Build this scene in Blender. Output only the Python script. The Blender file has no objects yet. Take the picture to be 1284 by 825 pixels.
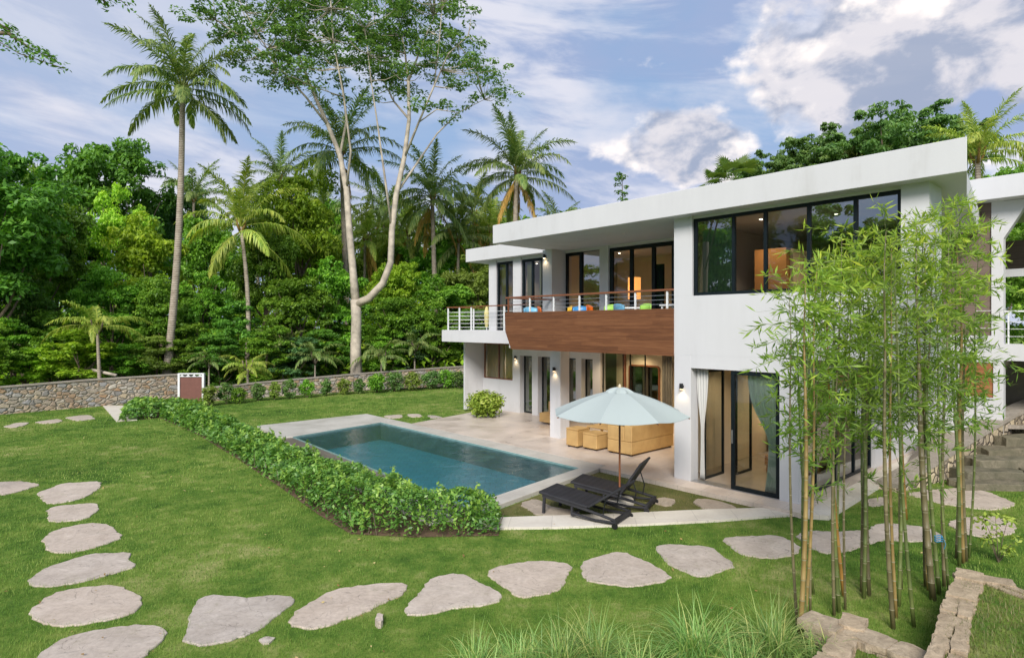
import bpy, math, random
import numpy as np
from mathutils import Vector, Matrix
R = math.radians
rng = np.random.default_rng(7)
random.seed(7)

# ------------------------------------------------------------------ camera, sky, sun, exposure
F = 760.0; CX = 642.0; HY = 408.0; HC = 3.7
scene = bpy.context.scene
cd = bpy.data.cameras.new("camera"); cam = bpy.data.objects.new("camera", cd)
scene.collection.objects.link(cam); scene.camera = cam
cam.location = (0, 0, HC); cam.rotation_euler = (R(90), 0, 0)
cd.sensor_width = 36.0; cd.lens = 36.0 * F / 1284.0; cd.shift_y = -4.5 / 1284.0
cd.clip_start = 0.05; cd.clip_end = 3000

SUN_EL = R(36); SUN_AZ = math.atan2(-0.98, -0.18)          # sun direction in the plan (world x, y) = camera left, behind
world = bpy.data.worlds.new("World"); scene.world = world; world.use_nodes = True
wt = world.node_tree; wn = wt.nodes; wl = wt.links
for n in list(wn): wn.remove(n)
SKY_STRENGTH = 0.092
def build_sky():
    out = wn.new("ShaderNodeOutputWorld"); bg = wn.new("ShaderNodeBackground")
    bg.inputs["Strength"].default_value = SKY_STRENGTH
    sky = wn.new("ShaderNodeTexSky"); sky.sky_type = 'NISHITA'; sky.sun_disc = False
    sky.sun_elevation = SUN_EL; sky.sun_rotation = math.pi / 2 - SUN_AZ
    sky.air_density = 1.0; sky.dust_density = 1.5; sky.ozone_density = 1.5
    tc = wn.new("ShaderNodeTexCoord")
    sep = wn.new("ShaderNodeSeparateXYZ"); wl.new(tc.outputs["Generated"], sep.inputs[0])
    def M(op, a, b=None, c=None, clamp=False):
        n = wn.new("ShaderNodeMath"); n.operation = op; n.use_clamp = clamp
        for i, x in enumerate((a, b, c)):
            if x is None: continue
            if isinstance(x, (int, float)): n.inputs[i].default_value = x
            else: wl.new(x, n.inputs[i])
        return n.outputs[0]
    def smooth(x, a, b):
        n = wn.new("ShaderNodeMapRange"); n.interpolation_type = 'SMOOTHSTEP'
        n.inputs[1].default_value = a; n.inputs[2].default_value = b
        wl.new(x, n.inputs[0]); return n.outputs[0]
    def mix(fac, a, b):
        n = wn.new("ShaderNodeMix"); n.data_type = 'RGBA'
        if isinstance(fac, float): n.inputs[0].default_value = fac
        else: wl.new(fac, n.inputs[0])
        for k, x in ((6, a), (7, b)):
            if isinstance(x, tuple): n.inputs[k].default_value = (*x, 1)
            else: wl.new(x, n.inputs[k])
        return n.outputs[2]
    X, Y, Zz = sep.outputs
    zz = M('ADD', M('MAXIMUM', Zz, 0.0), 0.22)
    px = M('DIVIDE', X, zz); py = M('DIVIDE', Y, zz)
    def comb(a, b, c=0.0):
        n = wn.new("ShaderNodeCombineXYZ")
        for i, x in enumerate((a, b, c)):
            if isinstance(x, (int, float)): n.inputs[i].default_value = x
            else: wl.new(x, n.inputs[i])
        return n.outputs[0]
    def noise(vec, s, det=8, rough=.55, dist=0.0):
        n = wn.new("ShaderNodeTexNoise"); n.inputs["Scale"].default_value = s; n.inputs["Detail"].default_value = det
        n.inputs["Roughness"].default_value = rough; n.inputs["Distortion"].default_value = dist
        wl.new(vec, n.inputs["Vector"]); return n.outputs[0]
    az = M('ARCTAN2', X, Y); el = M('ARCSINE', Zz)
    # high sheet: long soft bands, nearly level, sinking a little to the right
    sx = M('ADD', M('MULTIPLY', az, 1.5), M('MULTIPLY', el, .4)); sy = M('ADD', M('MULTIPLY', el, 6.0), M('MULTIPLY', az, .55))
    streak = noise(comb(sx, sy, 3.1), 1.25, 9, .55, .5)
    soft = noise(comb(M('MULTIPLY', az, 2.2), M('MULTIPLY', el, 3.4), 8.3), 1.5, 7, .55, .3)
    st_mask = smooth(M('ADD', M('MULTIPLY', streak, .5), M('MULTIPLY', soft, .5)), 0.34, 0.55)
    # cumulus bank at the right
    def cumn(de):
        return noise(comb(M('MULTIPLY', az, 2.3), M('MULTIPLY', M('ADD', el, de), 3.4), 4.4), 3.1, 13, .50, .05)
    cum_n = cumn(0.0)
    def bump(a0, e0, ra, re):
        da = M('DIVIDE', M('SUBTRACT', az, a0), ra); de = M('DIVIDE', M('SUBTRACT', el, e0), re)
        d2 = M('ADD', M('MULTIPLY', da, da), M('MULTIPLY', de, de))
        return M('EXPONENT', M('MULTIPLY', d2, -1.0))
    region = M('MAXIMUM', M('MAXIMUM', bump(.56, .36, .22, .12), bump(.28, .27, .12, .075)), M('MAXIMUM', bump(.80, .38, .3, .16), bump(.16, .16, .10, .03)))
    dens = M('ADD', M('MULTIPLY', region, .60), M('MULTIPLY', M('SUBTRACT', cum_n, .5), 1.05))
    cm = smooth(dens, 0.22, 0.33)
    lit = smooth(M('ADD', M('MULTIPLY', M('SUBTRACT', cum_n, cumn(.035)), 1.0), M('MULTIPLY', M('SUBTRACT', .40, dens), .55)), 0.0, 0.11)
    blue = mix(.85, sky.outputs[0], (2.1, 3.15, 4.95))
    horizon = smooth(el, .34, .04)
    blue = mix(M('MULTIPLY', horizon, .7), blue, (3.6, 4.5, 6.2))
    veil_n = noise(comb(sx, sy, 9.0), 2.6, 8, .58, .4)
    veil_c = mix(smooth(veil_n, .40, .60), (2.5, 3.1, 4.7), (5.7, 5.65, 6.2))
    leftw = bump(-.62, .40, .35, .16)
    veil_c = mix(M('MULTIPLY', leftw, .5), veil_c, (6.2, 5.9, 6.1))
    col = mix(M('MULTIPLY', M('MAXIMUM', st_mask, M('MULTIPLY', leftw, .7)), .86), blue, veil_c)
    inner = noise(comb(M('MULTIPLY', az, 2.6), M('MULTIPLY', M('ADD', el, .02), 4.2), 12.0), 3.6, 10, .56, .2)
    cumc = mix(smooth(inner, .43, .59), (2.6, 3.0, 4.0), (5.6, 5.4, 5.7))
    cumc = mix(lit, cumc, (8.0, 7.4, 7.1))
    col = mix(M('MULTIPLY', cm, .92), col, cumc)
    col = mix(smooth(Zz, 0.0, -.05), col, (1.2, 1.5, .9))
    wl.new(col, bg.inputs["Color"]); wl.new(bg.outputs[0], out.inputs[0])
build_sky()
sd = bpy.data.lights.new("sun", 'SUN'); sun = bpy.data.objects.new("sun", sd); scene.collection.objects.link(sun)
sd.energy = 2.9; sd.angle = R(24); sd.color = (1.0, .95, .88)
dsun = Vector((math.cos(SUN_AZ) * math.cos(SUN_EL), math.sin(SUN_AZ) * math.cos(SUN_EL), math.sin(SUN_EL)))
sun.rotation_euler = dsun.to_track_quat('Z', 'Y').to_euler(); sun.location = (0, 0, 60)
scene.view_settings.view_transform = 'Standard'; scene.view_settings.look = 'None'
scene.view_settings.exposure = 0.68; scene.view_settings.gamma = 1.0
scene.cycles.max_bounces = 8; scene.cycles.transparent_max_bounces = 16
scene.cycles.diffuse_bounces = 4; scene.cycles.glossy_bounces = 3
scene.cycles.caustics_reflective = False; scene.cycles.caustics_refractive = False
scene.cycles.sample_clamp_indirect = 4.0

# ------------------------------------------------------------------ coordinates
UA = math.atan2(-1, 692 / 760.0); U = (math.cos(UA), math.sin(UA)); V = (-U[1], U[0])
OX, OY = 203.3 / F * (F * HC / 191), F * HC / 191          # left front corner of the front block at floor level
LZ = -0.10                                                 # lawn level, terrace is 0
def W(s, t): return (OX + U[0] * s + V[0] * t, OY + U[1] * s + V[1] * t)
def ST(x, y):
    rx, ry = x - OX, y - OY
    return (rx * U[0] + ry * U[1], rx * V[0] + ry * V[1])
def G(px, py, z=LZ):
    d = F * (HC - z) / (py - HY); return ((px - CX) / F * d, d)
def at(px, d): return (px - CX) / F * d
def zz(py, d): return HC - (py - HY) * d / F

# ------------------------------------------------------------------ object helpers
C = scene.collection
def empty(name, label, cat, loc=(0, 0, 0), rz=0.0, group=None):
    o = bpy.data.objects.new(name, None); C.objects.link(o)
    o.location = loc; o.rotation_euler = (0, 0, rz); o.empty_display_size = .3
    o["label"] = label; o["category"] = cat
    if group: o["group"] = group
    return o
def tag(o, label=None, cat=None, group=None, kind=None):
    if label: o["label"] = label
    if cat: o["category"] = cat
    if group: o["group"] = group
    if kind: o["kind"] = kind
    return o
def mk(name, verts, faces, mat, parent=None, smooth=False, attr=None):
    me = bpy.data.meshes.new(name)
    if isinstance(faces, np.ndarray):
        verts = np.asarray(verts, dtype=np.float32)
        k = faces.shape[1]; n = faces.shape[0]
        me.vertices.add(len(verts)); me.vertices.foreach_set("co", verts.ravel())
        me.loops.add(n * k); me.loops.foreach_set("vertex_index", faces.astype(np.int32).ravel())
        me.polygons.add(n); me.polygons.foreach_set("loop_start", np.arange(0, n * k, k, dtype=np.int32))
        me.update(calc_edges=True)
    else:
        me.from_pydata([tuple(v) for v in verts], [], faces); me.update()
    if attr is not None:
        a = me.attributes.new("v", 'FLOAT', 'POINT'); a.data.foreach_set("value", np.asarray(attr, dtype=np.float32))
    if mat: me.materials.append(mat)
    if smooth: me.polygons.foreach_set("use_smooth", [True] * len(me.polygons))
    o = bpy.data.objects.new(name, me); C.objects.link(o)
    if parent: o.parent = parent
    return o
class MB:
    def __init__(s): s.v = []; s.f = []
    def add(s, vs, fs):
        b = len(s.v); s.v += [tuple(v) for v in vs]; s.f += [tuple(b + i for i in f) for f in fs]; return s
    def box(s, x0, x1, y0, y1, z0, z1):
        return s.add([(x0, y0, z0), (x1, y0, z0), (x1, y1, z0), (x0, y1, z0), (x0, y0, z1), (x1, y0, z1), (x1, y1, z1), (x0, y1, z1)],
                     [(0, 3, 2, 1), (4, 5, 6, 7), (0, 1, 5, 4), (1, 2, 6, 5), (2, 3, 7, 6), (3, 0, 4, 7)])
    def prism(s, poly, z0, z1):
        n = len(poly)
        a = sum(poly[i][0] * poly[(i + 1) % n][1] - poly[(i + 1) % n][0] * poly[i][1] for i in range(n))
        if a < 0: poly = poly[::-1]
        zt = z1 if isinstance(z1, (list, tuple)) else [z1] * n
        if a < 0: zt = list(zt)[::-1]
        vs = [(p[0], p[1], z0) for p in poly] + [(p[0], p[1], z) for p, z in zip(poly, zt)]
        fs = [tuple(range(n - 1, -1, -1)), tuple(range(n, 2 * n))] + [(i, (i + 1) % n, n + (i + 1) % n, n + i) for i in range(n)]
        return s.add(vs, fs)
    def tube(s, pts, rad, seg=8, cap=True):
        vs, fs = tube(pts, rad, seg, cap); return s.add(vs, fs)
    def cyl(s, x, y, z0, z1, r, seg=16, r2=None):
        return s.tube([(x, y, z0), (x, y, z1)], [r, r2 if r2 is not None else r], seg)
    def bar(s, a, b, w, h):
        a = Vector(a); b = Vector(b); d = (b - a).normalized()
        up = Vector((0, 0, 1)) if abs(d.z) < .95 else Vector((0, 1, 0))
        sd_ = d.cross(up).normalized(); u2 = sd_.cross(d).normalized()
        vs = []
        for p in (a, b):
            for i, j in ((-1, -1), (1, -1), (1, 1), (-1, 1)): vs.append(p + sd_ * w / 2 * i + u2 * h / 2 * j)
        return s.add(vs, [(0, 1, 2, 3), (7, 6, 5, 4), (0, 4, 5, 1), (1, 5, 6, 2), (2, 6, 7, 3), (3, 7, 4, 0)])
    def build(s, name, mat, parent=None, smooth=False, bevel=0):
        o = mk(name, s.v, s.f, mat, parent, smooth)
        if bevel:
            m = o.modifiers.new("bevel", 'BEVEL'); m.width = bevel; m.segments = 2; m.limit_method = 'ANGLE'
        return o
def tube(pts, rad, seg=8, cap=True):
    P = [Vector(p) for p in pts]; n = len(P)
    if isinstance(rad, (int, float)): rad = [rad] * n
    vs = []; fs = []; ref = None
    for i in range(n):
        d = (P[min(i + 1, n - 1)] - P[max(i - 1, 0)]).normalized()
        if ref is None:
            ref = Vector((1, 0, 0)) if abs(d.x) < .8 else Vector((0, 1, 0))
        a = (ref - d * ref.dot(d)).normalized(); b = d.cross(a); ref = a
        for k in range(seg):
            t = 2 * math.pi * k / seg; vs.append(tuple(P[i] + (a * math.cos(t) + b * math.sin(t)) * rad[i]))
    for i in range(n - 1):
        for k in range(seg):
            k2 = (k + 1) % seg; fs.append((i * seg + k, i * seg + k2, (i + 1) * seg + k2, (i + 1) * seg + k))
    if cap:
        fs.append(tuple(range(seg - 1, -1, -1))); fs.append(tuple((n - 1) * seg + k for k in range(seg)))
    return vs, fs
def copy_tree(o, parent=None):
    c = o.copy(); C.objects.link(c); c.parent = parent
    for ch in [x for x in bpy.data.objects if x.parent == o]:
        copy_tree(ch, c)
    return c
def kids(o): return list(CH.get(o.name, []))
CH = {}
def dup(root, kidlist, loc, rz=0.0, scale=(1, 1, 1)):
    r = root.copy(); C.objects.link(r); r.location = loc; r.rotation_euler = (0, 0, rz); r.scale = scale
    out = []
    for k in kidlist:
        c = k.copy(); C.objects.link(c); c.parent = r; out.append(c)
    return r, out

# ------------------------------------------------------------------ materials
def mat(name):
    m = bpy.data.materials.new(name); m.use_nodes = True
    nt = m.node_tree
    for n in list(nt.nodes): nt.nodes.remove(n)
    o = nt.nodes.new("ShaderNodeOutputMaterial"); b = nt.nodes.new("ShaderNodeBsdfPrincipled")
    nt.links.new(b.outputs[0], o.inputs[0])
    return m, nt, b, o
def nd(nt, typ, ins=None, **kw):
    n = nt.nodes.new(typ)
    for k, v in kw.items(): setattr(n, k, v)
    for k, v in (ins or {}).items():
        if isinstance(v, bpy.types.NodeSocket): nt.links.new(v, n.inputs[k])
        else: n.inputs[k].default_value = v
    return n
def ramp(nt, fac, stops, interp='LINEAR'):
    n = nt.nodes.new("ShaderNodeValToRGB"); n.color_ramp.interpolation = interp
    e = n.color_ramp.elements
    while len(e) > 1: e.remove(e[-1])
    e[0].position = stops[0][0]; e[0].color = (*stops[0][1], 1)
    for p, c in stops[1:]:
        x = e.new(p); x.color = (*c, 1)
    nt.links.new(fac, n.inputs[0]); return n.outputs[0]
def mixc(nt, fac, a, b, mode='MIX'):
    n = nt.nodes.new("ShaderNodeMix"); n.data_type = 'RGBA'; n.blend_type = mode
    for k, x in ((0, fac), (6, a), (7, b)):
        if isinstance(x, bpy.types.NodeSocket): nt.links.new(x, n.inputs[k])
        else: n.inputs[k].default_value = x if k == 0 else (*x, 1)
    return n.outputs[2]
def coord(nt, which="Object", scale=(1, 1, 1), rot=(0, 0, 0)):
    tc = nt.nodes.new("ShaderNodeTexCoord"); mp = nd(nt, "ShaderNodeMapping", {"Scale": scale, "Rotation": rot})
    nt.links.new(tc.outputs[which], mp.inputs[0]); return mp.outputs[0]
def noise(nt, vec, s, det=4, rough=.5, dist=0.0):
    return nd(nt, "ShaderNodeTexNoise", {"Vector": vec, "Scale": s, "Detail": det, "Roughness": rough, "Distortion": dist}).outputs[0]
def bump(nt, b, h, strength=.3, dist=.02):
    n = nd(nt, "ShaderNodeBump", {"Height": h, "Strength": strength, "Distance": dist}); nt.links.new(n.outputs[0], b.inputs["Normal"])
def plain(name, col, rough=.6, metal=0.0, var=.12, nscale=6.0, bmp=0.0, spec=.5):
    m, nt, b, o = mat(name)
    c = coord(nt); n = noise(nt, c, nscale, 5, .6)
    lo = tuple(x * (1 - var) for x in col); hi = tuple(min(1, x * (1 + var)) for x in col)
    nt.links.new(ramp(nt, n, [(.3, lo), (.7, hi)]), b.inputs["Base Color"])
    b.inputs["Roughness"].default_value = rough; b.inputs["Metallic"].default_value = metal
    b.inputs["Specular IOR Level"].default_value = spec
    if bmp: bump(nt, b, noise(nt, c, nscale * 8, 4), bmp, .01)
    return m
M_ = {}
def white_wall(name, col=(.60, .60, .615)):
    m, nt, b, o = mat(name)
    c = coord(nt); n1 = noise(nt, c, .5, 6, .6, .3); n2 = noise(nt, coord(nt, scale=(1, 1, .12)), 2.2, 6, .65)
    f = nd(nt, "ShaderNodeMath", {0: n1, 1: n2}, operation='MULTIPLY').outputs[0]
    nt.links.new(ramp(nt, f, [(.12, tuple(x * k for x, k in zip(col, (.87, .865, .85)))), (.20, tuple(x * .96 for x in col)), (.36, col)]), b.inputs["Base Color"])
    b.inputs["Roughness"].default_value = .75
    bump(nt, b, noise(nt, c, 30, 5, .6), .12, .01); return m
M_['wall'] = white_wall("white_render")
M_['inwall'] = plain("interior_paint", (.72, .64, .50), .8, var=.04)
M_['ceil'] = plain("ceiling_paint", (.66, .64, .60), .8, var=.03)
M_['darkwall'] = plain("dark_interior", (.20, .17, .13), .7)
M_['frame'] = plain("dark_aluminium", (.006, .011, .014), .4, .0, var=.2, spec=.25)
M_['blackmetal'] = plain("black_metal", (.012, .012, .014), .4)
M_['whitemetal'] = plain("white_metal", (.72, .73, .74), .4)
M_['steel'] = plain("brushed_steel", (.5, .5, .5), .35, .8)
M_['handrail'] = plain("varnished_handrail", (.20, .075, .035), .35, nscale=12)
M_['browncladding'] = None
def boards(name, c0, c1, c2, bh, blen, axis_h=0, rough=.45):
    """horizontal boards along the wall: height bh, staggered ends every blen"""
    m, nt, b, o = mat(name)
    tc = nt.nodes.new("ShaderNodeTexCoord"); sep = nd(nt, "ShaderNodeSeparateXYZ", {0: tc.outputs["Object"]})
    z = nd(nt, "ShaderNodeMath", {0: sep.outputs[2], 1: bh}, operation='DIVIDE').outputs[0]
    row = nd(nt, "ShaderNodeMath", {0: z}, operation='FLOOR').outputs[0]
    fr = nd(nt, "ShaderNodeMath", {0: z}, operation='FRACT').outputs[0]
    off = nd(nt, "ShaderNodeTexWhiteNoise", {"W": row}, noise_dimensions='1D').outputs[0]
    xs = nd(nt, "ShaderNodeMath", {0: sep.outputs[axis_h], 1: blen}, operation='DIVIDE').outputs[0]
    xo = nd(nt, "ShaderNodeMath", {0: xs, 1: off}, operation='ADD').outputs[0]
    colx = nd(nt, "ShaderNodeMath", {0: xo}, operation='FLOOR').outputs[0]
    idv = nd(nt, "ShaderNodeCombineXYZ", {0: row, 1: colx}).outputs[0]
    wn_ = nd(nt, "ShaderNodeTexWhiteNoise", {"Vector": idv}, noise_dimensions='2D').outputs[0]
    sc = (.8, 9, 22) if axis_h == 0 else (9, .8, 22)
    gr = noise(nt, coord(nt, scale=sc), 2.0, 8, .65, .6)
    f = nd(nt, "ShaderNodeMath", {0: wn_, 1: .20, 2: .14}, operation='MULTIPLY_ADD').outputs[0]
    f = nd(nt, "ShaderNodeMath", {0: f, 1: gr}, operation='ADD').outputs[0]
    col = ramp(nt, f, [(.42, c0), (.72, c1), (1.0, c2)])
    gap = nd(nt, "ShaderNodeMath", {0: fr, 1: .05}, operation='LESS_THAN').outputs[0]
    col = mixc(nt, nd(nt, "ShaderNodeMath", {0: gap, 1: .55}, operation='MULTIPLY').outputs[0], col, (c0[0] * .3, c0[1] * .3, c0[2] * .3))
    nt.links.new(col, b.inputs["Base Color"]); b.inputs["Roughness"].default_value = rough
    bump(nt, b, gap, -.4, .01); return m
M_['wood'] = boards("reddish_hardwood_boards", (.078, .029, .013), (.145, .056, .023), (.235, .10, .042), .095, 2.6)
M_['browncladding'] = boards("taupe_cladding", (.12, .085, .065), (.16, .115, .09), (.2, .15, .12), .19, 2.5, rough=.7)
M_['shutter'] = boards("orange_wood_shutter", (.20, .075, .03), (.30, .12, .05), (.42, .19, .08), .07, 3.0)
M_['cabinet'] = plain("honey_wood", (.44, .22, .085), .45, nscale=3)
def glass(name, tint=(.82, .90, .88), refl=(.9, .95, 1), rough=0.0, base=.10):
    m, nt, b, o = mat(name); nt.nodes.remove(b)
    tr = nd(nt, "ShaderNodeBsdfTransparent", {"Color": (*tint, 1)}); gl = nd(nt, "ShaderNodeBsdfGlossy", {"Color": (*refl, 1), "Roughness": rough})
    lw = nd(nt, "ShaderNodeFresnel", {"IOR": 1.52})
    f = nd(nt, "ShaderNodeMath", {0: lw.outputs[0], 1: 1.15, 2: base}, operation='MULTIPLY_ADD', use_clamp=True)
    mx = nd(nt, "ShaderNodeMixShader", {0: f.outputs[0]}); nt.links.new(tr.outputs[0], mx.inputs[1]); nt.links.new(gl.outputs[0], mx.inputs[2])
    nt.links.new(mx.outputs[0], o.inputs[0]); return m
M_['glass'] = glass("window_glass", (.70, .80, .76), base=.14)
M_['clearglass'] = glass("clear_glass", (.88, .93, .91), base=.02)
M_['darkglass'] = glass("dark_window_glass", (.40, .50, .44), base=.22)
def tiles(name, a, b2, grout, sx, sy, rough=.45, rot=0.0, bl=.5):
    m, nt, b, o = mat(name)
    c = coord(nt, rot=(0, 0, rot))
    br = nd(nt, "ShaderNodeTexBrick", {"Vector": c, "Color1": (*a, 1), "Color2": (*b2, 1), "Mortar": (*grout, 1), "Scale": 1.0, "Mortar Size": .006, "Brick Width": sx, "Row Height": sy})
    n = noise(nt, c, 1.1, 8, .62, .5); n2 = noise(nt, c, 14, 5, .6)
    col = mixc(nt, bl, br.outputs[0], ramp(nt, n, [(.3, (.62, .58, .55)), (.5, (.86, .84, .82)), (.72, (1.0, .99, .98))]), 'MULTIPLY')
    col = mixc(nt, .3, col, ramp(nt, n2, [(.3, (.75, .74, .72)), (.7, (1, 1, 1))]), 'MULTIPLY')
    nt.links.new(col, b.inputs["Base Color"])
    nt.links.new(nd(nt, "ShaderNodeMapRange", {0: n, 1: .3, 2: .7, 3: rough - .12, 4: rough + .15}).outputs[0], b.inputs["Roughness"])
    bump(nt, b, n2, .08, .01); return m
M_['terrace'] = tiles("travertine_tiles", (.70, .61, .53), (.66, .575, .505), (.50, .44, .38), 1.2, .6, .38, UA, .8)
M_['coping'] = tiles("pool_coping_stone", (.58, .555, .50), (.54, .52, .47), (.42, .40, .36), .9, .45, .5, UA)
M_['edging'] = tiles("pale_stone_edging", (.74, .69, .60), (.70, .65, .57), (.55, .51, .45), .8, .8, .6, .1)
M_['darkstone'] = tiles("dark_overflow_stone", (.20, .17, .14), (.16, .135, .115), (.10, .09, .08), .6, .3, .35, UA)
M_['floor'] = plain("interior_floor", (.36, .31, .255), .3, nscale=2)
M_['pooltile'] = None
def pooltile():
    m, nt, b, o = mat("teal_pool_tiles"); c = coord(nt)
    br = nd(nt, "ShaderNodeTexBrick", {"Vector": c, "Color1": (.11, .46, .52, 1), "Color2": (.15, .54, .60, 1), "Mortar": (.08, .32, .36, 1), "Scale": 1.0, "Mortar Size": .008, "Brick Width": .3, "Row Height": .3})
    n = noise(nt, c, .8, 5, .6, .4)
    nt.links.new(mixc(nt, .6, br.outputs[0], ramp(nt, n, [(.3, (.7, .8, .85)), (.7, (1, 1, 1))]), 'MULTIPLY'), b.inputs["Base Color"]); b.inputs["Roughness"].default_value = .4
    return m
M_['pooltile'] = pooltile()
M_['pooltile_dark'] = plain("slate_pool_tiles", (.19, .32, .31), .45, nscale=5)
def water():
    m, nt, b, o = mat("pool_water"); nt.nodes.remove(b)
    c = coord(nt, scale=(1, 1, 1)); n1 = noise(nt, c, 1.6, 4, .5, .6); n2 = noise(nt, c, 6.5, 5, .55, .4)
    h = nd(nt, "ShaderNodeMath", {0: n2, 1: .45, 2: n1}, operation='MULTIPLY_ADD').outputs[0]
    bp = nd(nt, "ShaderNodeBump", {"Height": h, "Strength": .35, "Distance": .09})
    gl = nd(nt, "ShaderNodeBsdfGlossy", {"Color": (1, 1, 1, 1), "Roughness": .02, "Normal": bp.outputs[0]})
    tr = nd(nt, "ShaderNodeBsdfTransparent", {"Color": (.86, .97, .99, 1)})
    fr = nd(nt, "ShaderNodeFresnel", {"IOR": 1.33, "Normal": bp.outputs[0]})
    mx = nd(nt, "ShaderNodeMixShader", {0: fr.outputs[0]}); nt.links.new(tr.outputs[0], mx.inputs[1]); nt.links.new(gl.outputs[0], mx.inputs[2])
    nt.links.new(mx.outputs[0], o.inputs[0]); return m
M_['water'] = water()
def rubble(name, scale=3.2, tones=None, squash=1.6, mortar=(.22, .19, .15)):
    m, nt, b, o = mat(name)
    c0 = coord(nt, scale=(1, 1, squash))
    wob = nd(nt, "ShaderNodeTexNoise", {"Vector": c0, "Scale": 2.5, "Detail": 3.0})
    c = nd(nt, "ShaderNodeVectorMath", {0: c0, 1: nd(nt, "ShaderNodeVectorMath", {0: wob.outputs[1], "Scale": .30}, operation='SCALE').outputs[0]}, operation='ADD').outputs[0]
    v = nd(nt, "ShaderNodeTexVoronoi", {"Vector": c, "Scale": scale}); ve = nd(nt, "ShaderNodeTexVoronoi", {"Vector": c, "Scale": scale}, feature='DISTANCE_TO_EDGE')
    r = nd(nt, "ShaderNodeSeparateColor", {0: v.outputs["Color"]})
    tones = tones or [(0, (.20, .19, .18)), (.2, (.34, .30, .25)), (.38, (.42, .27, .15)), (.5, (.46, .42, .35)), (.65, (.25, .25, .26)), (.8, (.50, .40, .27)), (1, (.30, .20, .14))]
    col = ramp(nt, r.outputs[0], tones)
    n = noise(nt, c0, 9, 6, .7)
    col = mixc(nt, .7, col, ramp(nt, n, [(.3, (.6, .58, .55)), (.7, (1, 1, 1))]), 'MULTIPLY')
    e = nd(nt, "ShaderNodeMapRange", {0: ve.outputs[0], 1: .015, 2: .06, 3: 0.0, 4: 1.0}).outputs[0]
    nt.links.new(mixc(nt, e, mortar, col), b.inputs["Base Color"]); b.inputs["Roughness"].default_value = .85
    h = nd(nt, "ShaderNodeMath", {0: n, 1: .4, 2: nd(nt, "ShaderNodeMapRange", {0: ve.outputs[0], 1: 0.0, 2: .16, 3: 0.0, 4: 1.0}).outputs[0]}, operation='MULTIPLY_ADD').outputs[0]
    bump(nt, b, h, .9, .07); return m
M_['rubble'] = rubble("rubble_stone_wall", 3.6, [(0, (.27, .26, .25)), (.18, (.42, .36, .28)), (.34, (.44, .28, .16)), (.48, (.56, .51, .42)), (.62, (.31, .31, .32)), (.78, (.54, .44, .30)), (.9, (.34, .23, .15)), (1, (.48, .44, .37))], 1.7, (.31, .275, .22))
M_['rubble2'] = rubble("rounded_rubble_wall", 3.8, [(0, (.30, .25, .18)), (.4, (.48, .40, .27)), (.7, (.62, .52, .34)), (1, (.40, .34, .27))], 1.1, (.16, .13, .10))
def stone(name, a, b2, sc=2.0, rough=.8, bm=.35, streak=True):
    m, nt, b, o = mat(name)
    c = coord(nt); oi = nt.nodes.new("ShaderNodeObjectInfo")
    cv = nd(nt, "ShaderNodeVectorMath", {0: c, 1: oi.outputs["Location"]}, operation='ADD').outputs[0]
    n1 = noise(nt, cv, sc, 8, .65, .8); n2 = noise(nt, cv, sc * 8, 6, .65)
    col = ramp(nt, n1, [(.3, a), (.55, tuple((x + y) / 2 for x, y in zip(a, b2))), (.72, b2)])
    col = mixc(nt, .55, col, ramp(nt, n2, [(.3, (.66, .64, .62)), (.62, (1, 1, 1))]), 'MULTIPLY')
    tone = ramp(nt, oi.outputs["Random"], [(0, (.86, .87, .88)), (.5, (1.0, .96, .92)), (1, (1.0, .99, .97))])
    col = mixc(nt, 1.0, col, tone, 'MULTIPLY')
    n3 = noise(nt, cv, sc * .55, 3, .5, 2.2)
    cr = nd(nt, "ShaderNodeMath", {0: nd(nt, "ShaderNodeMath", {0: n3, 1: .5}, operation='SUBTRACT').outputs[0]}, operation='ABSOLUTE').outputs[0]
    crk = nd(nt, "ShaderNodeMapRange", {0: cr, 1: .0015, 2: .006, 3: .55, 4: 0.0}).outputs[0]
    col = mixc(nt, crk, col, tuple(x * .35 for x in a))
    n4 = noise(nt, cv, sc * 1.3, 6, .75, .3); col = mixc(nt, nd(nt, "ShaderNodeMapRange", {0: n4, 1: .56, 2: .74, 3: 0.0, 4: .5}).outputs[0], col, (a[0] * .62, a[1] * .66, a[2] * .50))
    nt.links.new(col, b.inputs["Base Color"]); b.inputs["Roughness"].default_value = rough
    h = nd(nt, "ShaderNodeMath", {0: n2, 1: .35, 2: n1}, operation='MULTIPLY_ADD').outputs[0]
    bump(nt, b, h, bm, .05); return m
M_['slab'] = stone("flat_paving_stone", (.44, .375, .315), (.62, .545, .475))
M_['darkslab'] = stone("garden_paving_stone", (.32, .27, .22), (.46, .40, .33))
M_['wallstone'] = stone("cream_wall_stone", (.30, .235, .16), (.60, .49, .35), 5.0, .85, .5)
M_['step'] = stone("weathered_step_stone", (.10, .10, .062), (.25, .22, .16), 3.0, .9, .6)
M_['concrete'] = stone("weathered_concrete", (.27, .24, .20), (.42, .38, .33), 3.0, .85, .3)
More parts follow.
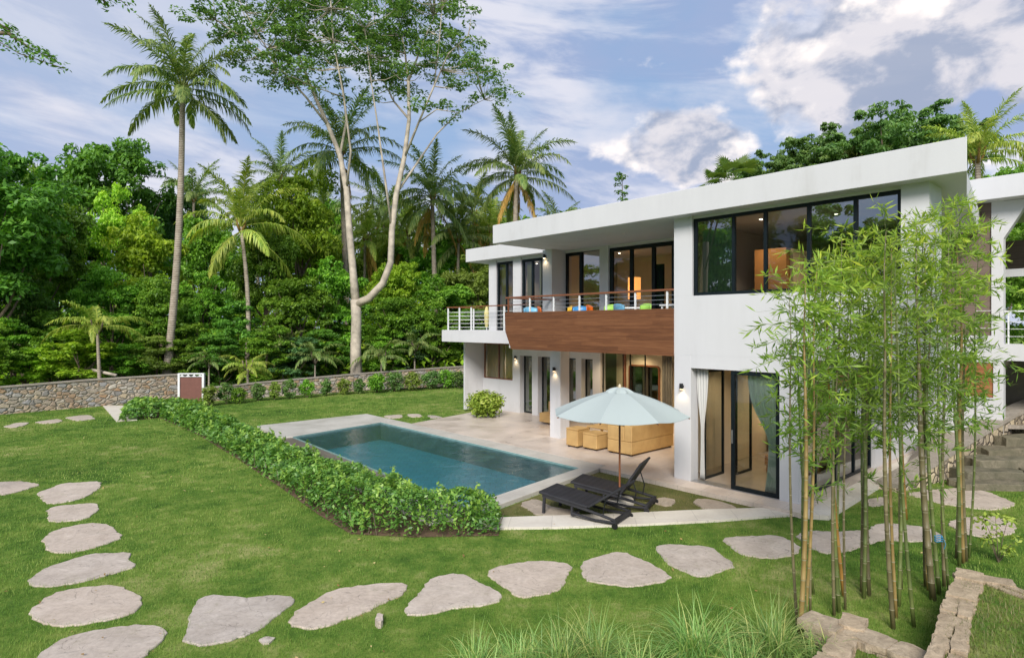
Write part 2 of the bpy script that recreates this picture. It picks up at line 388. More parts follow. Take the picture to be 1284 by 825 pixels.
def foliage(name, cols, trans=.3, rough=.5, sp=.35, objvar=.25):
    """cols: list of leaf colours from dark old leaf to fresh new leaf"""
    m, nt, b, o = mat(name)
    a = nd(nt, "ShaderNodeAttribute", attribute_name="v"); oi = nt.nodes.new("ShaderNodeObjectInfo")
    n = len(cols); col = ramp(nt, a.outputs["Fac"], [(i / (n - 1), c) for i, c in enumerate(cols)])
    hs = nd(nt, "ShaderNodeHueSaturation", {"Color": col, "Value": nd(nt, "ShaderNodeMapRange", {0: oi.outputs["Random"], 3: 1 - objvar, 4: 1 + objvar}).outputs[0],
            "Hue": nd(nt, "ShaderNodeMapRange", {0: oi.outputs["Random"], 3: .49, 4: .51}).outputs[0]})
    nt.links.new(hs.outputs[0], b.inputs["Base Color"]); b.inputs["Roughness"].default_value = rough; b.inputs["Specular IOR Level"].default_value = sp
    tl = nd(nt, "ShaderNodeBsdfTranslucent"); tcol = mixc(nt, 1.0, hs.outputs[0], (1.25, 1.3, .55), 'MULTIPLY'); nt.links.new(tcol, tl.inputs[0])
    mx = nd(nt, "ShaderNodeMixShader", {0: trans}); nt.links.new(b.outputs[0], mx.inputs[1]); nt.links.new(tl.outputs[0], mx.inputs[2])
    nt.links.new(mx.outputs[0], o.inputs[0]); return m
LF = {
 'dark': foliage("dark_green_leaves", [(.060, .15, .026), (.14, .32, .042), (.27, .48, .065)], .38),
 'mid': foliage("green_leaves", [(.080, .19, .024), (.19, .39, .036), (.37, .57, .060)], .38),
 'bright': foliage("bright_green_leaves", [(.15, .29, .024), (.34, .54, .040), (.58, .71, .075)], .4),
 'yellow': foliage("yellow_green_leaves", [(.18, .33, .025), (.38, .56, .040), (.60, .74, .080)], .4),
 'blue': foliage("bluish_green_leaves", [(.060, .15, .055), (.13, .29, .10), (.25, .43, .15)], .38),
 'olive': foliage("olive_green_leaves", [(.12, .17, .035), (.25, .34, .060), (.40, .48, .11)], .38),
 'palm': foliage("palm_frond_leaves", [(.070, .13, .036), (.155, .25, .060), (.37, .43, .13)], .35, .5, .35, .15),
 'palmlight': foliage("fresh_palm_leaves", [(.14, .22, .035), (.30, .42, .060), (.56, .59, .12)], .35, .5, .35, .15),
 'palmdead': foliage("dry_palm_leaves", [(.26, .16, .05), (.55, .33, .08), (.65, .47, .15)], .25, .7, .2, .15),
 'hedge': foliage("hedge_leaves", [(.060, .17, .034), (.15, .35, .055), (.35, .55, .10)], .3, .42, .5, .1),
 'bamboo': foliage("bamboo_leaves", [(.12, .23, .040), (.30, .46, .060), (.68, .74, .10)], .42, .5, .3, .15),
 'grass': foliage("grass_blades", [(.055, .130, .022), (.155, .280, .040), (.42, .46, .14)], .25, .6, .2, .0),
 'reed': foliage("tall_grass_blades", [(.12, .24, .06), (.25, .43, .11), (.62, .60, .22)], .3, .45, .4, .12),
 'potted': foliage("lime_leaves", [(.14, .25, .035), (.34, .48, .07), (.58, .64, .17)], .3, .5, .3, .1),
 'tall': foliage("rain_tree_leaves", [(.075, .16, .045), (.16, .29, .075), (.32, .44, .13)], .4, .5, .3, .1),
}
M_['bark'] = plain("brown_bark", (.16, .12, .085), .9, nscale=5, var=.35, bmp=.5)
M_['palebark'] = plain("pale_mottled_bark", (.43, .375, .30), .85, nscale=2.2, var=.38, bmp=.4)
def palmbark():
    m, nt, b, o = mat("ringed_palm_bark")
    w = nd(nt, "ShaderNodeTexWave", {"Vector": coord(nt), "Scale": 3.2, "Distortion": 1.6, "Detail": 2.0}, wave_type='BANDS', bands_direction='Z')
    n = noise(nt, coord(nt), 4, 5, .7)
    f = nd(nt, "ShaderNodeMath", {0: w.outputs[1], 1: .3, 2: n}, operation='MULTIPLY_ADD').outputs[0]
    nt.links.new(ramp(nt, f, [(.35, (.18, .14, .105)), (.6, (.30, .25, .195)), (.85, (.44, .385, .31))]), b.inputs["Base Color"])
    b.inputs["Roughness"].default_value = .9; bump(nt, b, w.outputs[1], .5, .03); return m
M_['palmbark'] = palmbark()
# ------------------------------------------------------------------ ground, lawn, pool
def lawnmat(name, stops, soil=False):
    m, nt, b, o = mat(name)
    c = coord(nt); n1 = noise(nt, c, .35, 5, .6, .4); n2 = noise(nt, c, 2.2, 6, .7); n3 = noise(nt, c, 45, 4, .7)
    f = nd(nt, "ShaderNodeMath", {0: n2, 1: .55, 2: nd(nt, "ShaderNodeMath", {0: n1, 1: .5}, operation='MULTIPLY').outputs[0]}, operation='MULTIPLY_ADD').outputs[0]
    col = ramp(nt, f, stops)
    col = mixc(nt, .7, col, ramp(nt, n3, [(.3, (.45, .45, .45)), (.65, (1, 1, 1))]), 'MULTIPLY')
    nt.links.new(col, b.inputs["Base Color"]); b.inputs["Roughness"].default_value = .9; b.inputs["Specular IOR Level"].default_value = .1
    bump(nt, b, n3, .6, .03); return m
M_['lawn'] = lawnmat("mown_lawn", [(.38, (.045, .10, .016)), (.47, (.10, .19, .028)), (.56, (.19, .27, .05)), (.66, (.36, .37, .13))])
M_['drylawn'] = lawnmat("worn_lawn", [(.36, (.08, .11, .025)), (.5, (.15, .15, .05)), (.68, (.22, .19, .09))])
M_['soil'] = plain("brown_soil", (.12, .075, .045), .95, var=.4, nscale=6, bmp=.6)
M_['earth'] = plain("forest_floor", (.035, .045, .015), .95, var=.4, nscale=2, bmp=.4)

PA, PB, PC, PD = (-12.29, -.92), (-2.25, -.92), (-1.62, -5.12), (-11.62, -4.62)      # water corners in house coordinates
hole = [W(*p) for p in (PA, PB, PC, PD)]
outer = [(-420, 700), (420, 700), (420, -60), (-420, -60)]
# lawn ring around the pool: far-left, far-right, near-right, near-left
lo = [(-420, 700), (420, 700), (420, -60), (-420, -60)]
vs = [(x, y, LZ) for x, y in lo] + [(x, y, LZ) for x, y in hole]
# hole order PA far-left, PB right, PC near, PD left -> match outer corners
fs = [(0, 4, 5, 1), (1, 5, 6, 2), (2, 6, 7, 3), (3, 7, 4, 0)]
fs = [f[::-1] for f in fs]
tag(mk("lawn", vs, fs, M_['lawn']), kind="structure")
for f in bpy.data.objects["lawn"].data.polygons: pass

def ground_poly(name, pts, z0, z1, m, kind="structure"):
    return tag(MB().prism(pts, z0, z1).build(name, m), kind=kind)
# forest floor beyond the wall
ground_poly("forest_floor", [(-200, 20), (-22, 28.6), (-17, 31.5), (-3, 37.5), (1, 39), (60, 45), (60, 300), (-200, 300)], -.25, -.06, M_['earth'])
# pool
b = MB()
q = [W(*p) for p in (PA, PB, PC, PD)]
def pw(k, z): return (q[k][0], q[k][1], z)
basin = mk("pool_basin", [pw(0, -.66), pw(1, -.66), pw(2, -.66), pw(3, -.66)], [(3, 2, 1, 0)], M_['pooltile']); tag(basin, kind="structure")
sw = MB()
for i in range(4):
    j = (i + 1) % 4
    sw.add([pw(i, -.67), pw(j, -.67), pw(j, -.002), pw(i, -.002)], [(0, 1, 2, 3)])
tag(sw.build("pool_wall", M_['pooltile_dark']), kind="structure")
tag(mk("pool_water", [pw(0, -.055), pw(1, -.055), pw(2, -.055), pw(3, -.055)], [(3, 2, 1, 0)], M_['water']), kind="structure")
# coping: right strip, far strip with the wide far-left apron, dark overflow edge along the hedge side
cop = MB()
cop.prism([W(-2.25, -.92), W(-1.86, -.56), W(-1.10, -5.25), W(-1.62, -5.12)], -.3, .0)
cop.prism([W(-2.25, -.915), W(-12.29, -.915), W(-12.4, -.22), W(-1.93, -.22), W(-1.865, -.555)], -.3, -.001)
cop.prism([W(-12.295, -.92), W(-11.63, -4.62), W(-11.74, -5.04), W(-14.66, -4.71), W(-14.67, -.22), W(-12.41, -.22)], -.3, 0)
tag(cop.build("pool_coping", M_['coping'], bevel=.012), kind="structure")
ov = MB().prism([W(-11.62, -4.63), W(-1.62, -5.13), W(-1.3, -5.62), W(-11.74, -5.06)], -.35, -.035)
tag(ov.build("pool_overflow_edge", M_['darkstone'], bevel=.01), kind="structure")
# terrace
ground_poly("terrace", [W(-11.22, -.215), W(-12.01, 3.26), W(-13.3, 4.9), W(-13.3, 5.2), W(-6.3, 5.2), W(-6.3, 9), W(3.0, 9), W(3.22, -.58), W(-1.85, -.56), W(-1.93, -.215)], -.30, .004, M_['terrace'])
# pale plinth strip in front of the front block and along its right side
ground_poly("plinth", [W(3.23, -.58), W(3.0, 8.2), W(3.42, 8.2), W(3.65, -.30)], -.3, -.008, M_['edging'])
# pale path edging between the loungers' bed and the lawn
e_out = [(600, 662), (627, 661.5), (700, 660.5), (800, 657), (900, 652), (975, 646), (1005, 645)]
e_in = [(1003, 641), (960, 636.5), (900, 638), (850, 640), (775, 643.5), (700, 646), (640, 648), (600, 650)]
ground_poly("path", [G(*p, z=-.06) for p in e_out + e_in], -.3, -.055, M_['edging'])
# bed with worn grass under the loungers
bed = [W(-1.12, -4.8), W(-1.87, -.57), W(3.2, -.59)] + [G(*p, z=LZ) for p in [(960, 636), (900, 638), (850, 640), (775, 643.5), (700, 646), (640, 648)]]
tag(mk("worn_grass_bed", [(x, y, LZ + .006) for x, y in bed], [tuple(range(len(bed)))], M_['drylawn']), kind="structure")
# landing of pavement by the hedge's far end
ground_poly("pavement", [G(*p) for p in [(129, 509.3), (152, 509), (175, 512), (172, 527), (146, 529)]], -.2, -.07, M_['edging'])

# soil strip under the hedge
hedge_front = [G(*p) for p in [(150, 529), (200, 524), (250, 546), (300, 577), (350, 610), (400, 646), (440, 670), (520, 674), (625, 672)]]
hedge_back = [G(*p) for p in [(628, 652), (585, 652), (545, 650), (450, 611), (360, 573), (318, 551), (280, 531), (250, 513), (160, 510)]]
hs = hedge_front + hedge_back
tag(mk("hedge_soil", [(x, y, LZ + .010) for x, y in hs], [tuple(range(len(hs)))], M_['soil']), kind="structure")

# pebbles between the overflow edge and the hedge
def pebbles():
    base = []
    me = bmesh_ico = None
    t = (1 + 5 ** .5) / 2
    iv = np.array([(-1, t, 0), (1, t, 0), (-1, -t, 0), (1, -t, 0), (0, -1, t), (0, 1, t), (0, -1, -t), (0, 1, -t), (t, 0, -1), (t, 0, 1), (-t, 0, -1), (-t, 0, 1)], float) / 1.9
    fi = np.array([(0, 11, 5), (0, 5, 1), (0, 1, 7), (0, 7, 10), (0, 10, 11), (1, 5, 9), (5, 11, 4), (11, 10, 2), (10, 7, 6), (7, 1, 8), (3, 9, 4), (3, 4, 2), (3, 2, 6), (3, 6, 8), (3, 8, 9), (4, 9, 5), (2, 4, 11), (6, 2, 10), (8, 6, 7), (9, 8, 1)])
    n = 5200; s = rng.uniform(-14.6, -1.2, n); w = rng.uniform(0, 1, n)
    t0 = -5.08 + (s + 11.74) * (-.0538); t1 = t0 - .62
    tt = t0 + (t1 - t0) * w
    x = OX + U[0] * s + V[0] * tt; y = OY + U[1] * s + V[1] * tt
    r = rng.uniform(.018, .045, n); sc = np.stack([r * rng.uniform(.8, 1.5, n), r * rng.uniform(.8, 1.3, n), r * .7], 1)
    v = iv[None] * sc[:, None] + np.stack([x, y, np.full(n, LZ + .015) + rng.uniform(0, .03, n)], 1)[:, None]
    f = fi[None] + (np.arange(n) * 12)[:, None, None]
    o = mk("white_pebbles", v.reshape(-1, 3), f.reshape(-1, 3), plain("white_pebble", (.58, .55, .50), .6, var=.3, nscale=9), smooth=True)
    tag(o, "loose white pebbles in a strip between pool edge and hedge", "pebbles", kind="stuff")
pebbles()

# ------------------------------------------------------------------ stepping stones
def roughen(poly, step=.07, amp=.013, seed=0):
    r = np.random.default_rng(seed); out = []
    n = len(poly)
    # smooth corner polygon (one chaikin pass), then subdivide with jitter
    P = []
    for i in range(n):
        a = np.array(poly[i]); b_ = np.array(poly[(i + 1) % n])
        L = np.linalg.norm(b_ - a); c = min(.22, .10 / max(L, .01) * 1.2)
        P += [a + (b_ - a) * c, a + (b_ - a) * (1 - c)]
    n = len(P); ph = r.uniform(0, 6.28, 6)
    s = 0
    for i in range(n):
        a = P[i]; b_ = P[(i + 1) % n]; L = np.linalg.norm(b_ - a); k = max(1, int(L / step))
        nr = np.array([-(b_ - a)[1], (b_ - a)[0]]) / max(L, 1e-6)
        for j in range(k):
            d = amp * (math.sin(s * 9 + ph[0]) + .7 * math.sin(s * 23 + ph[1]) + .6 * math.sin(s * 41 + ph[2])) + r.uniform(-amp, amp) * .5
            out.append(tuple(a + (b_ - a) * j / k + nr * d)); s += L / k
    return out
def stone_slab(name, pix, label, cat="stepping stone", group="stepping stones set in the lawn", h=.020, m='slab', seed=0, z=LZ):
    pts = [G(*p, z=z + h) for p in pix]
    cx = sum(p[0] for p in pts) / len(pts); cy = sum(p[1] for p in pts) / len(pts)
    P = roughen([(x - cx, y - cy) for x, y in pts], seed=seed)
    a = sum(P[i][0] * P[(i + 1) % len(P)][1] - P[(i + 1) % len(P)][0] * P[i][1] for i in range(len(P)))
    if a < 0: P = P[::-1]
    n = len(P); r = np.random.default_rng(seed)
    vs = [(x * 1.01, y * 1.01, -.04) for x, y in P] + [(x, y, h - .008) for x, y in P] + [(x * .985, y * .985, h + .002 * math.sin(i * .7)) for i, (x, y) in enumerate(P)]
    vs += [(x * .55, y * .55, h + .004 * math.sin(i * .37 + seed)) for i, (x, y) in enumerate(P)]
    fs = []
    for l in range(3): fs += [(l * n + i, l * n + (i + 1) % n, (l + 1) * n + (i + 1) % n, (l + 1) * n + i) for i in range(n)]
    vs.append((0, 0, h + .003)); c = len(vs) - 1
    fs += [(3 * n + i, 3 * n + (i + 1) % n, c) for i in range(n)]
    o = mk(name, vs, fs, M_[m], smooth=False); o.location = (cx, cy, z)
    tag(o, label, cat, group); STONES.append([(x + cx, y + cy) for x, y in P]); return o
STONES = []
SL = [
 ([(-28, 612), (-20, 605), (0, 603.5), (30, 603), (52, 607), (30, 614), (0, 621), (-20, 619)], "pale stepping stone cut off by the left photo edge, level with the column's top stone"),
 ([(45, 618), (80, 605), (128, 603), (124, 613), (100, 626), (60, 632)], "topmost stone of the left stepping stone column, pointed at its left"),
 ([(59, 638), (75, 633), (122, 630), (125, 637), (110, 650), (62, 655)], "small stone, second from the top of the left stepping stone column"),
 ([(52, 675), (70, 663), (110, 655), (135, 656), (155, 672), (130, 683), (80, 694), (60, 690)], "rounded stone, third from the top of the left stepping stone column"),
 ([(34, 725), (60, 710), (110, 694), (165, 691), (160, 700), (175, 708), (120, 725), (60, 736), (40, 733)], "long pinkish stone, fourth from the top of the left stepping stone column"),
 ([(36, 765), (60, 745), (105, 734), (150, 733), (175, 745), (180, 760), (155, 772), (90, 785), (45, 780)], "broad grey oval stone, second from the bottom of the left column"),
 ([(35, 828), (75, 800), (130, 786), (190, 782), (210, 785), (205, 800), (180, 825), (140, 842), (60, 848)], "large grey stone cut by the bottom left edge of the photo"),
 ([(230, 805), (232, 790), (245, 752), (260, 745), (290, 746), (315, 749), (345, 744), (372, 748), (362, 760), (330, 785), (300, 800), (260, 808)], "kite shaped grey stone with a wavy top edge, leftmost of the curving front row"),
 ([(357, 783), (375, 762), (410, 742), (440, 734), (480, 731), (513, 729), (505, 745), (478, 757), (430, 778), (395, 788)], "long pale stone, second from left in the curving front row"),
 ([(503, 770), (520, 748), (543, 722), (575, 717), (600, 728), (632, 745), (625, 755), (570, 762), (530, 770)], "cracked triangular stone in the front row, near the hedge end"),
 ([(605, 717), (640, 705), (690, 702), (718, 707), (712, 722), (700, 742), (648, 749), (633, 735)], "pinkish four sided stone right of the cracked triangular one"),
 ([(727, 706), (750, 696), (780, 690), (810, 703), (843, 720), (830, 730), (790, 735), (740, 729), (730, 720)], "domed grey stone in the middle of the front row, below the loungers"),
 ([(820, 683), (845, 682), (890, 684), (923, 708), (905, 716), (875, 724), (835, 705)], "tapering stone left of the flat oval, below the house door"),
 ([(902, 674), (930, 672), (975, 670), (1003, 682), (1000, 695), (960, 700), (930, 695)], "flat oval stone in the row, just left of the leftmost bamboo"),
 ([(997, 669), (1017, 665), (1051, 666), (1088, 664), (1084, 683), (1058, 692), (1033, 693), (1011, 683)], "pinkish stone behind the leftmost bamboo stems"),
 ([(1090, 661), (1098, 656), (1127, 656), (1160, 660), (1188, 672), (1181, 678), (1138, 678), (1105, 676), (1089, 682)], "long stone behind the middle bamboo stems"),
 ([(1185, 654), (1217, 647), (1254, 647), (1275, 658), (1272, 667), (1243, 674), (1210, 669)], "oval stone right of the bamboo, in front of the steps"),
 ([(1135, 618), (1170, 613), (1205, 611), (1240, 616), (1277, 632), (1250, 639), (1215, 636), (1175, 630)], "large flat stone at the foot of the garden steps"),
 ([(1086, 626), (1108, 622), (1116, 631), (1090, 635)], "small flat stone beside the white plinth corner, behind the bamboo"),
 ([(3, 535), (20, 530), (36, 529), (34, 532), (18, 536)], "small far stone at the left photo edge, below the boundary wall"),
 ([(42.5, 529), (59, 526.7), (73, 525), (80, 527.5), (67, 530.5), (51, 530.7)], "slim far stone, middle of the three below the boundary wall"),
 ([(81, 523.4), (95, 521), (113, 520), (119.5, 525), (97, 527.5)], "squarish far stone, rightmost of the three below the boundary wall"),
 ([(480, 521), (504, 519.5), (505, 523.5), (488, 524.5)], "leftmost of three small stones leading from the pool apron"),
 ([(509, 519), (525, 518.5), (531, 522), (515, 523)], "middle of three small stones leading from the pool apron"),
 ([(535, 520.5), (546, 520.5), (556, 523.5), (541, 524.5)], "rightmost of three small stones, nearest the terrace edge"),
]
for i, (pix, lab) in enumerate(SL):
    stone_slab("stepping_stone", pix, lab, seed=i + 1)
stone_slab("fallen_stone_chip", [(322, 800), (335, 796), (346, 800), (335, 807)], "tiny flat stone chip lying right of the kite shaped stone", "stone", None, seed=40)
stone_slab("pebble_stone", [(470, 774), (474, 767), (479, 771), (479, 778), (473, 779)], "small upright stone left of the cracked triangular slab", "stone", None, h=.09, seed=41)
for i, (pix, lab) in enumerate([
  ([(651, 631), (670, 624), (693, 635), (727, 641), (727, 645.5), (676, 646)], "brownish slab beside the pool, under the near lounger's foot"),
  ([(816, 629), (828, 622), (850, 627), (840, 634.5)], "small diamond slab right of the far lounger's head"),
  ([(867, 628), (877, 624), (905, 628), (925, 636), (915, 640), (885, 639)], "slab in the bed in front of the house door")]):
    stone_slab("paving_slab", pix, lab, "paving stone", "slabs in the loungers' bed", h=.03, m='darkslab', seed=60 + i, z=LZ + .004)

# ------------------------------------------------------------------ stone walls
def linear_wall(name, pts, tops, thick, m, label, group=None, cap=None, capmat=None, z0=-.3):
    """wall along a polyline with its own top height at each point; the cap is a part"""
    root = empty(name, label, "wall", (pts[0][0], pts[0][1], 0), 0, group)
    x0, y0 = pts[0]; P = [Vector((p[0] - x0, p[1] - y0)) for p in pts]
    def off(i, o):
        a = P[max(i - 1, 0)]; b_ = P[min(i + 1, len(P) - 1)]; d = (b_ - a).normalized(); return P[i] + Vector((-d.y, d.x)) * o
    w = MB(); c = MB()
    for i in range(len(P) - 1):
        A = [off(i, 0), off(i + 1, 0), off(i + 1, thick), off(i, thick)]
        t = [tops[i], tops[i + 1], tops[i + 1], tops[i]]
        w.prism([tuple(p) for p in A], z0, t)
        if cap:
            B = [off(i, -.04), off(i + 1, -.04), off(i + 1, thick + .04), off(i, thick + .04)]
            n = len(c.v); vs = [(p.x, p.y, z + .001) for p, z in zip(B, t)] + [(p.x, p.y, z + cap) for p, z in zip(B, t)]
            c.add(vs, [(0, 3, 2, 1), (4, 5, 6, 7), (0, 1, 5, 4), (1, 2, 6, 5), (2, 3, 7, 6), (3, 0, 4, 7)] if (B[1] - B[0]).cross(B[2] - B[1]) > 0 else [(0, 1, 2, 3), (7, 6, 5, 4), (4, 5, 1, 0), (5, 6, 2, 1), (6, 7, 3, 2), (7, 4, 0, 3)])
    w.build("masonry", m, root)
    if cap: c.build("coping", capmat, root)
    return root
dl = [(-260, 503), (-120, 495), (0, 485.8), (113, 475.6), (224, 468.6)]
lp = [(at(px, d), d) for px, d in ((-420, 20.5), (-120, 23.7), (0, 25.8), (113, 28.2), (224, 30.6))]
linear_wall("boundary_wall", lp, [1.0, 1.02, 1.03, 1.13, 1.19], .3, M_['rubble'], "tan and grey rubble boundary wall left of the small gate", None, .06, M_['concrete'])
rp = [(at(px, d), d) for px, d in ((257, 30.2), (330, 32.0), (450, 35.0), (580, 38.2), (680, 40.5))]
linear_wall("boundary_wall", rp, [.52, .66, .87, 1.08, 1.16], .3, M_['rubble'], "lower rubble boundary wall running from the gate to behind the house", None, .06, M_['concrete'])
# small gate in a white frame
gx, gy = at(224, 30.5), 30.45
gt = empty("gate", "small reddish brown gate in a white frame between the boundary walls", "gate", (gx, gy, 0), 0.05)
gw = at(256, 30.5) - gx
MB().box(0, .10, -.05, .10, -.2, 1.30).box(gw - .10, gw, -.05, .10, -.2, 1.30).box(.101, gw - .101, -.05, .10, 1.24, 1.30).box(.101, gw - .101, -.045, .09, 1.12, 1.14).build("frame", M_['whitemetal'], gt)
MB().box(.101, gw - .101, 0, .05, -.1, 1.09).build("gate_leaf", plain("red_brown_gate", (.16, .065, .05), .6), gt)
for k in range(4):
    xx = .2 + k * (gw - .4) / 3
    MB().add([(xx - .09, -.02, 1.14), (xx + .09, -.02, 1.14), (xx, -.02, 1.235), (xx - .09, .02, 1.14), (xx + .09, .02, 1.14), (xx, .02, 1.235)],
             [(0, 1, 2), (5, 4, 3), (0, 3, 4, 1), (1, 4, 5, 2), (2, 5, 3, 0)]).build("ornament", M_['whitemetal'], gt)
# log leaning behind the wall

# stone-by-stone retaining walls at the lower right
def stacked(name, pts, top, z0, thick, label, seed, capn=1):
    r = np.random.default_rng(seed); x0, y0 = pts[0]
    mb = MB()
    for i in range(len(pts) - 1):
        a = Vector((pts[i][0] - x0, pts[i][1] - y0)); b_ = Vector((pts[i + 1][0] - x0, pts[i + 1][1] - y0)); L = (b_ - a).length; d = (b_ - a) / L; nrm = Vector((-d.y, d.x))
        z = z0; ang = math.atan2(d.y, d.x)
        while z < top - .03:
            h = min(r.uniform(.06, .10), top - z); last = z + h > top - .04
            s = -r.uniform(0, .1)
            while s < L:
                l = r.uniform(.22, .46) if last else r.uniform(.16, .38); jit = r.uniform(-.035, .035)
                rows = [(0, thick)] if (not last or r.uniform() < .8) else [(0, thick * r.uniform(.45, .6)), (thick * .55, thick)]
                for (w0, w1) in rows:
                    add_stone(mb, a + d * (s + l / 2) + nrm * ((w0 + w1) / 2 + jit * .5), ang + r.uniform(-.06, .06), l * .985, (w1 - w0) * .985, z, z + h + (r.uniform(-.015, .03) if last else -.006), r)
                s += l
            z += h
    o = mb.build(name, M_['wallstone'], None, smooth=False); o.location = (x0, y0, 0)
    tag(o, label, "wall"); return o
def add_stone(mb, c, ang, l, w, z0, z1, r, rd=.38):
    nx, ny = 7, 5
    vs = []; idx = {}
    ca, sa = math.cos(ang), math.sin(ang)
    ph = r.uniform(0, 6, 4)
    def put(u_, v_, w_):
        # rounded box
        x = (abs(u_) ** 1.0) * (1 if u_ >= 0 else -1); y = v_; zz_ = w_
        k = (max(0, abs(u_) - .72) ** 2 * .9 + max(0, abs(v_) - .6) ** 2 * .6) * rd
        x *= 1 - (max(0, abs(v_) - .5) * .12 + max(0, abs(w_) - .5) * .10) * rd
        y *= 1 - (max(0, abs(u_) - .5) * .20 + max(0, abs(w_) - .5) * .10) * rd
        zz2 = w_ * (1 - k) + .09 * math.sin(3 * u_ + ph[0]) * math.cos(2.5 * v_ + ph[1]) * (1 if w_ > 0 else 0) 
        X = x * l / 2 * (1 + .04 * math.sin(5 * v_ + ph[2])); Y = y * w / 2 * (1 + .07 * math.sin(4 * u_ + ph[3]) + .03 * math.sin(9 * u_ + ph[0]))
        vs.append((c.x + X * ca - Y * sa, c.y + X * sa + Y * ca, (z0 + z1) / 2 + zz2 * (z1 - z0) / 2)); return len(vs) - 1
    U_ = np.linspace(-1, 1, nx); V_ = np.linspace(-1, 1, ny); Wl = [-1, 0, 1]
    g = {}
    for i, a in enumerate(U_):
        for j, b_ in enumerate(V_):
            for k, w_ in enumerate(Wl):
                if i in (0, nx - 1) or j in (0, ny - 1) or k in (0, 2): g[i, j, k] = put(a, b_, w_)
    fs = []
    for i in range(nx - 1):
        for j in range(ny - 1): fs.append((g[i, j, 2], g[i + 1, j, 2], g[i + 1, j + 1, 2], g[i, j + 1, 2]))
    for k in range(2):
        for i in range(nx - 1):
            fs.append((g[i, 0, k], g[i + 1, 0, k], g[i + 1, 0, k + 1], g[i, 0, k + 1])); fs.append((g[i + 1, ny - 1, k], g[i, ny - 1, k], g[i, ny - 1, k + 1], g[i + 1, ny - 1, k + 1]))
        for j in range(ny - 1):
            fs.append((g[0, j + 1, k], g[0, j, k], g[0, j, k + 1], g[0, j + 1, k + 1])); fs.append((g[nx - 1, j, k], g[nx - 1, j + 1, k], g[nx - 1, j + 1, k + 1], g[nx - 1, j, k + 1]))
    mb.add(vs, fs)
BZ = .34
A1 = [G(*p, z=BZ) for p in [(1022, 824), (1052, 776), (1108, 795), (1168, 818)]]
stacked("retaining_wall", [A1[1], A1[2], A1[3]][::-1], BZ, -.12, -.0 + .34, "low cream stone wall in front of the middle bamboo stems", 3)
stacked("retaining_wall", [G(1000, 860, BZ), A1[0], A1[1]], BZ - .002, -.12, -.26, "short return of the low stone wall, left end near the leftmost bamboo", 5)
A2 = [G(*p, z=BZ + .1) for p in [(1150, 860), (1166, 806), (1180, 762), (1199, 717)]]
stacked("retaining_wall", A2, BZ + .1, -.12, -.30, "stepped stone wall running away along the left side of the raised grass bed", 8)
stacked("retaining_wall", [G(1203, 716, BZ + .1), G(1240, 722, BZ + .1), G(1290, 740, BZ + .1), (9.6, 6.6)], BZ + .1, -.12, -.24, "stone wall along the far edge of the raised grass bed at the right", 9)
ground_poly("raised_grass_bed", [G(1172, 860, BZ), G(1186, 806, BZ), G(1200, 762, BZ), G(1212, 724, BZ), G(1284, 746, BZ), (9.5, 6.4), (9.5, -2), (3.6, -2), (4.2, 3)], -.2, BZ + .06, M_['lawn'])
ground_poly("lower_grass_bed", [G(1030, 824, .2), G(1062, 792, .2), G(1160, 828, .2), G(1150, 870, .2), (3.4, 3), (2.4, 3)], -.2, .24, M_['lawn'])
# stepped path wall beside the house
sp = [(8.75, 13.75), (10.2, 14.6), (11.7, 15.5), (13.9, 16.75), (16.5, 18.2)]
linear_wall("stair_wall", sp, [.0, .33, .68, 1.17, 1.6], .42, M_['rubble2'], "rubble wall with a sloping concrete top beside the garden steps", None, .10, M_['concrete'])
pt = [(x, y, z) for (x, y), z in zip([(9.0, 14.3), (10.2, 15.1), (11.7, 16.0), (14.0, 17.2), (16.5, 18.6)], [.06, .36, .72, 1.0, 1.0])]
wl_ = [(*W(6.5, 8.3), 1.02), (*W(4.26, 8.3), 1.0), (*W(3.3, 8.3), .7), (*W(3.3, 6.0), -.05)]
P_ = pt + wl_
tag(mk("patio", P_, [tuple(range(len(P_)))], M_['concrete']), kind="structure")
# garden steps
steps = [((10.35, 13.95), 1.6, "left block of the lowest garden step"), ((12.05, 13.75), 1.7, "right block of the lowest garden step"),
         ((10.75, 14.40), 1.45, "left block of the second garden step"), ((12.3, 14.25), 1.7, "right block of the second garden step"),
         ((11.35, 14.85), 1.6, "left block of the third garden step"), ((13.0, 14.72), 1.6, "right block of the third garden step"),
         ((12.0, 15.32), 2.2, "broad block of the fourth garden step"), ((12.8, 15.85), 2.4, "topmost garden step block")]
for i, ((x, y), l, lab) in enumerate(steps):
    k = i // 2 if i < 6 else i - 3
    mb = MB(); r = np.random.default_rng(i); add_stone(mb, Vector((l / 2, .26)), r.uniform(-.05, .05), l * .98, .62, -.25, .17 + .17 * k + LZ + r.uniform(-.02, .03), r)
    o = mb.build("stone_step", M_['step'], smooth=False, bevel=.015); o.location = (x, y, 0); tag(o, "weathered " + lab, "step", "garden steps")
# ------------------------------------------------------------------ the house
house = empty("house", "white two storey villa with flat roofs and a reddish wood balcony front", "house", (OX, OY, 0), UA)
def hb(name, boxes, m, parent=None, bevel=0.0):
    mb = MB()
    for q in boxes: mb.box(*q)
    return mb.build(name, m, parent or house, bevel=bevel)
ZS = 6.28; ZT = 6.86; FL = 3.47
w = M_['wall']
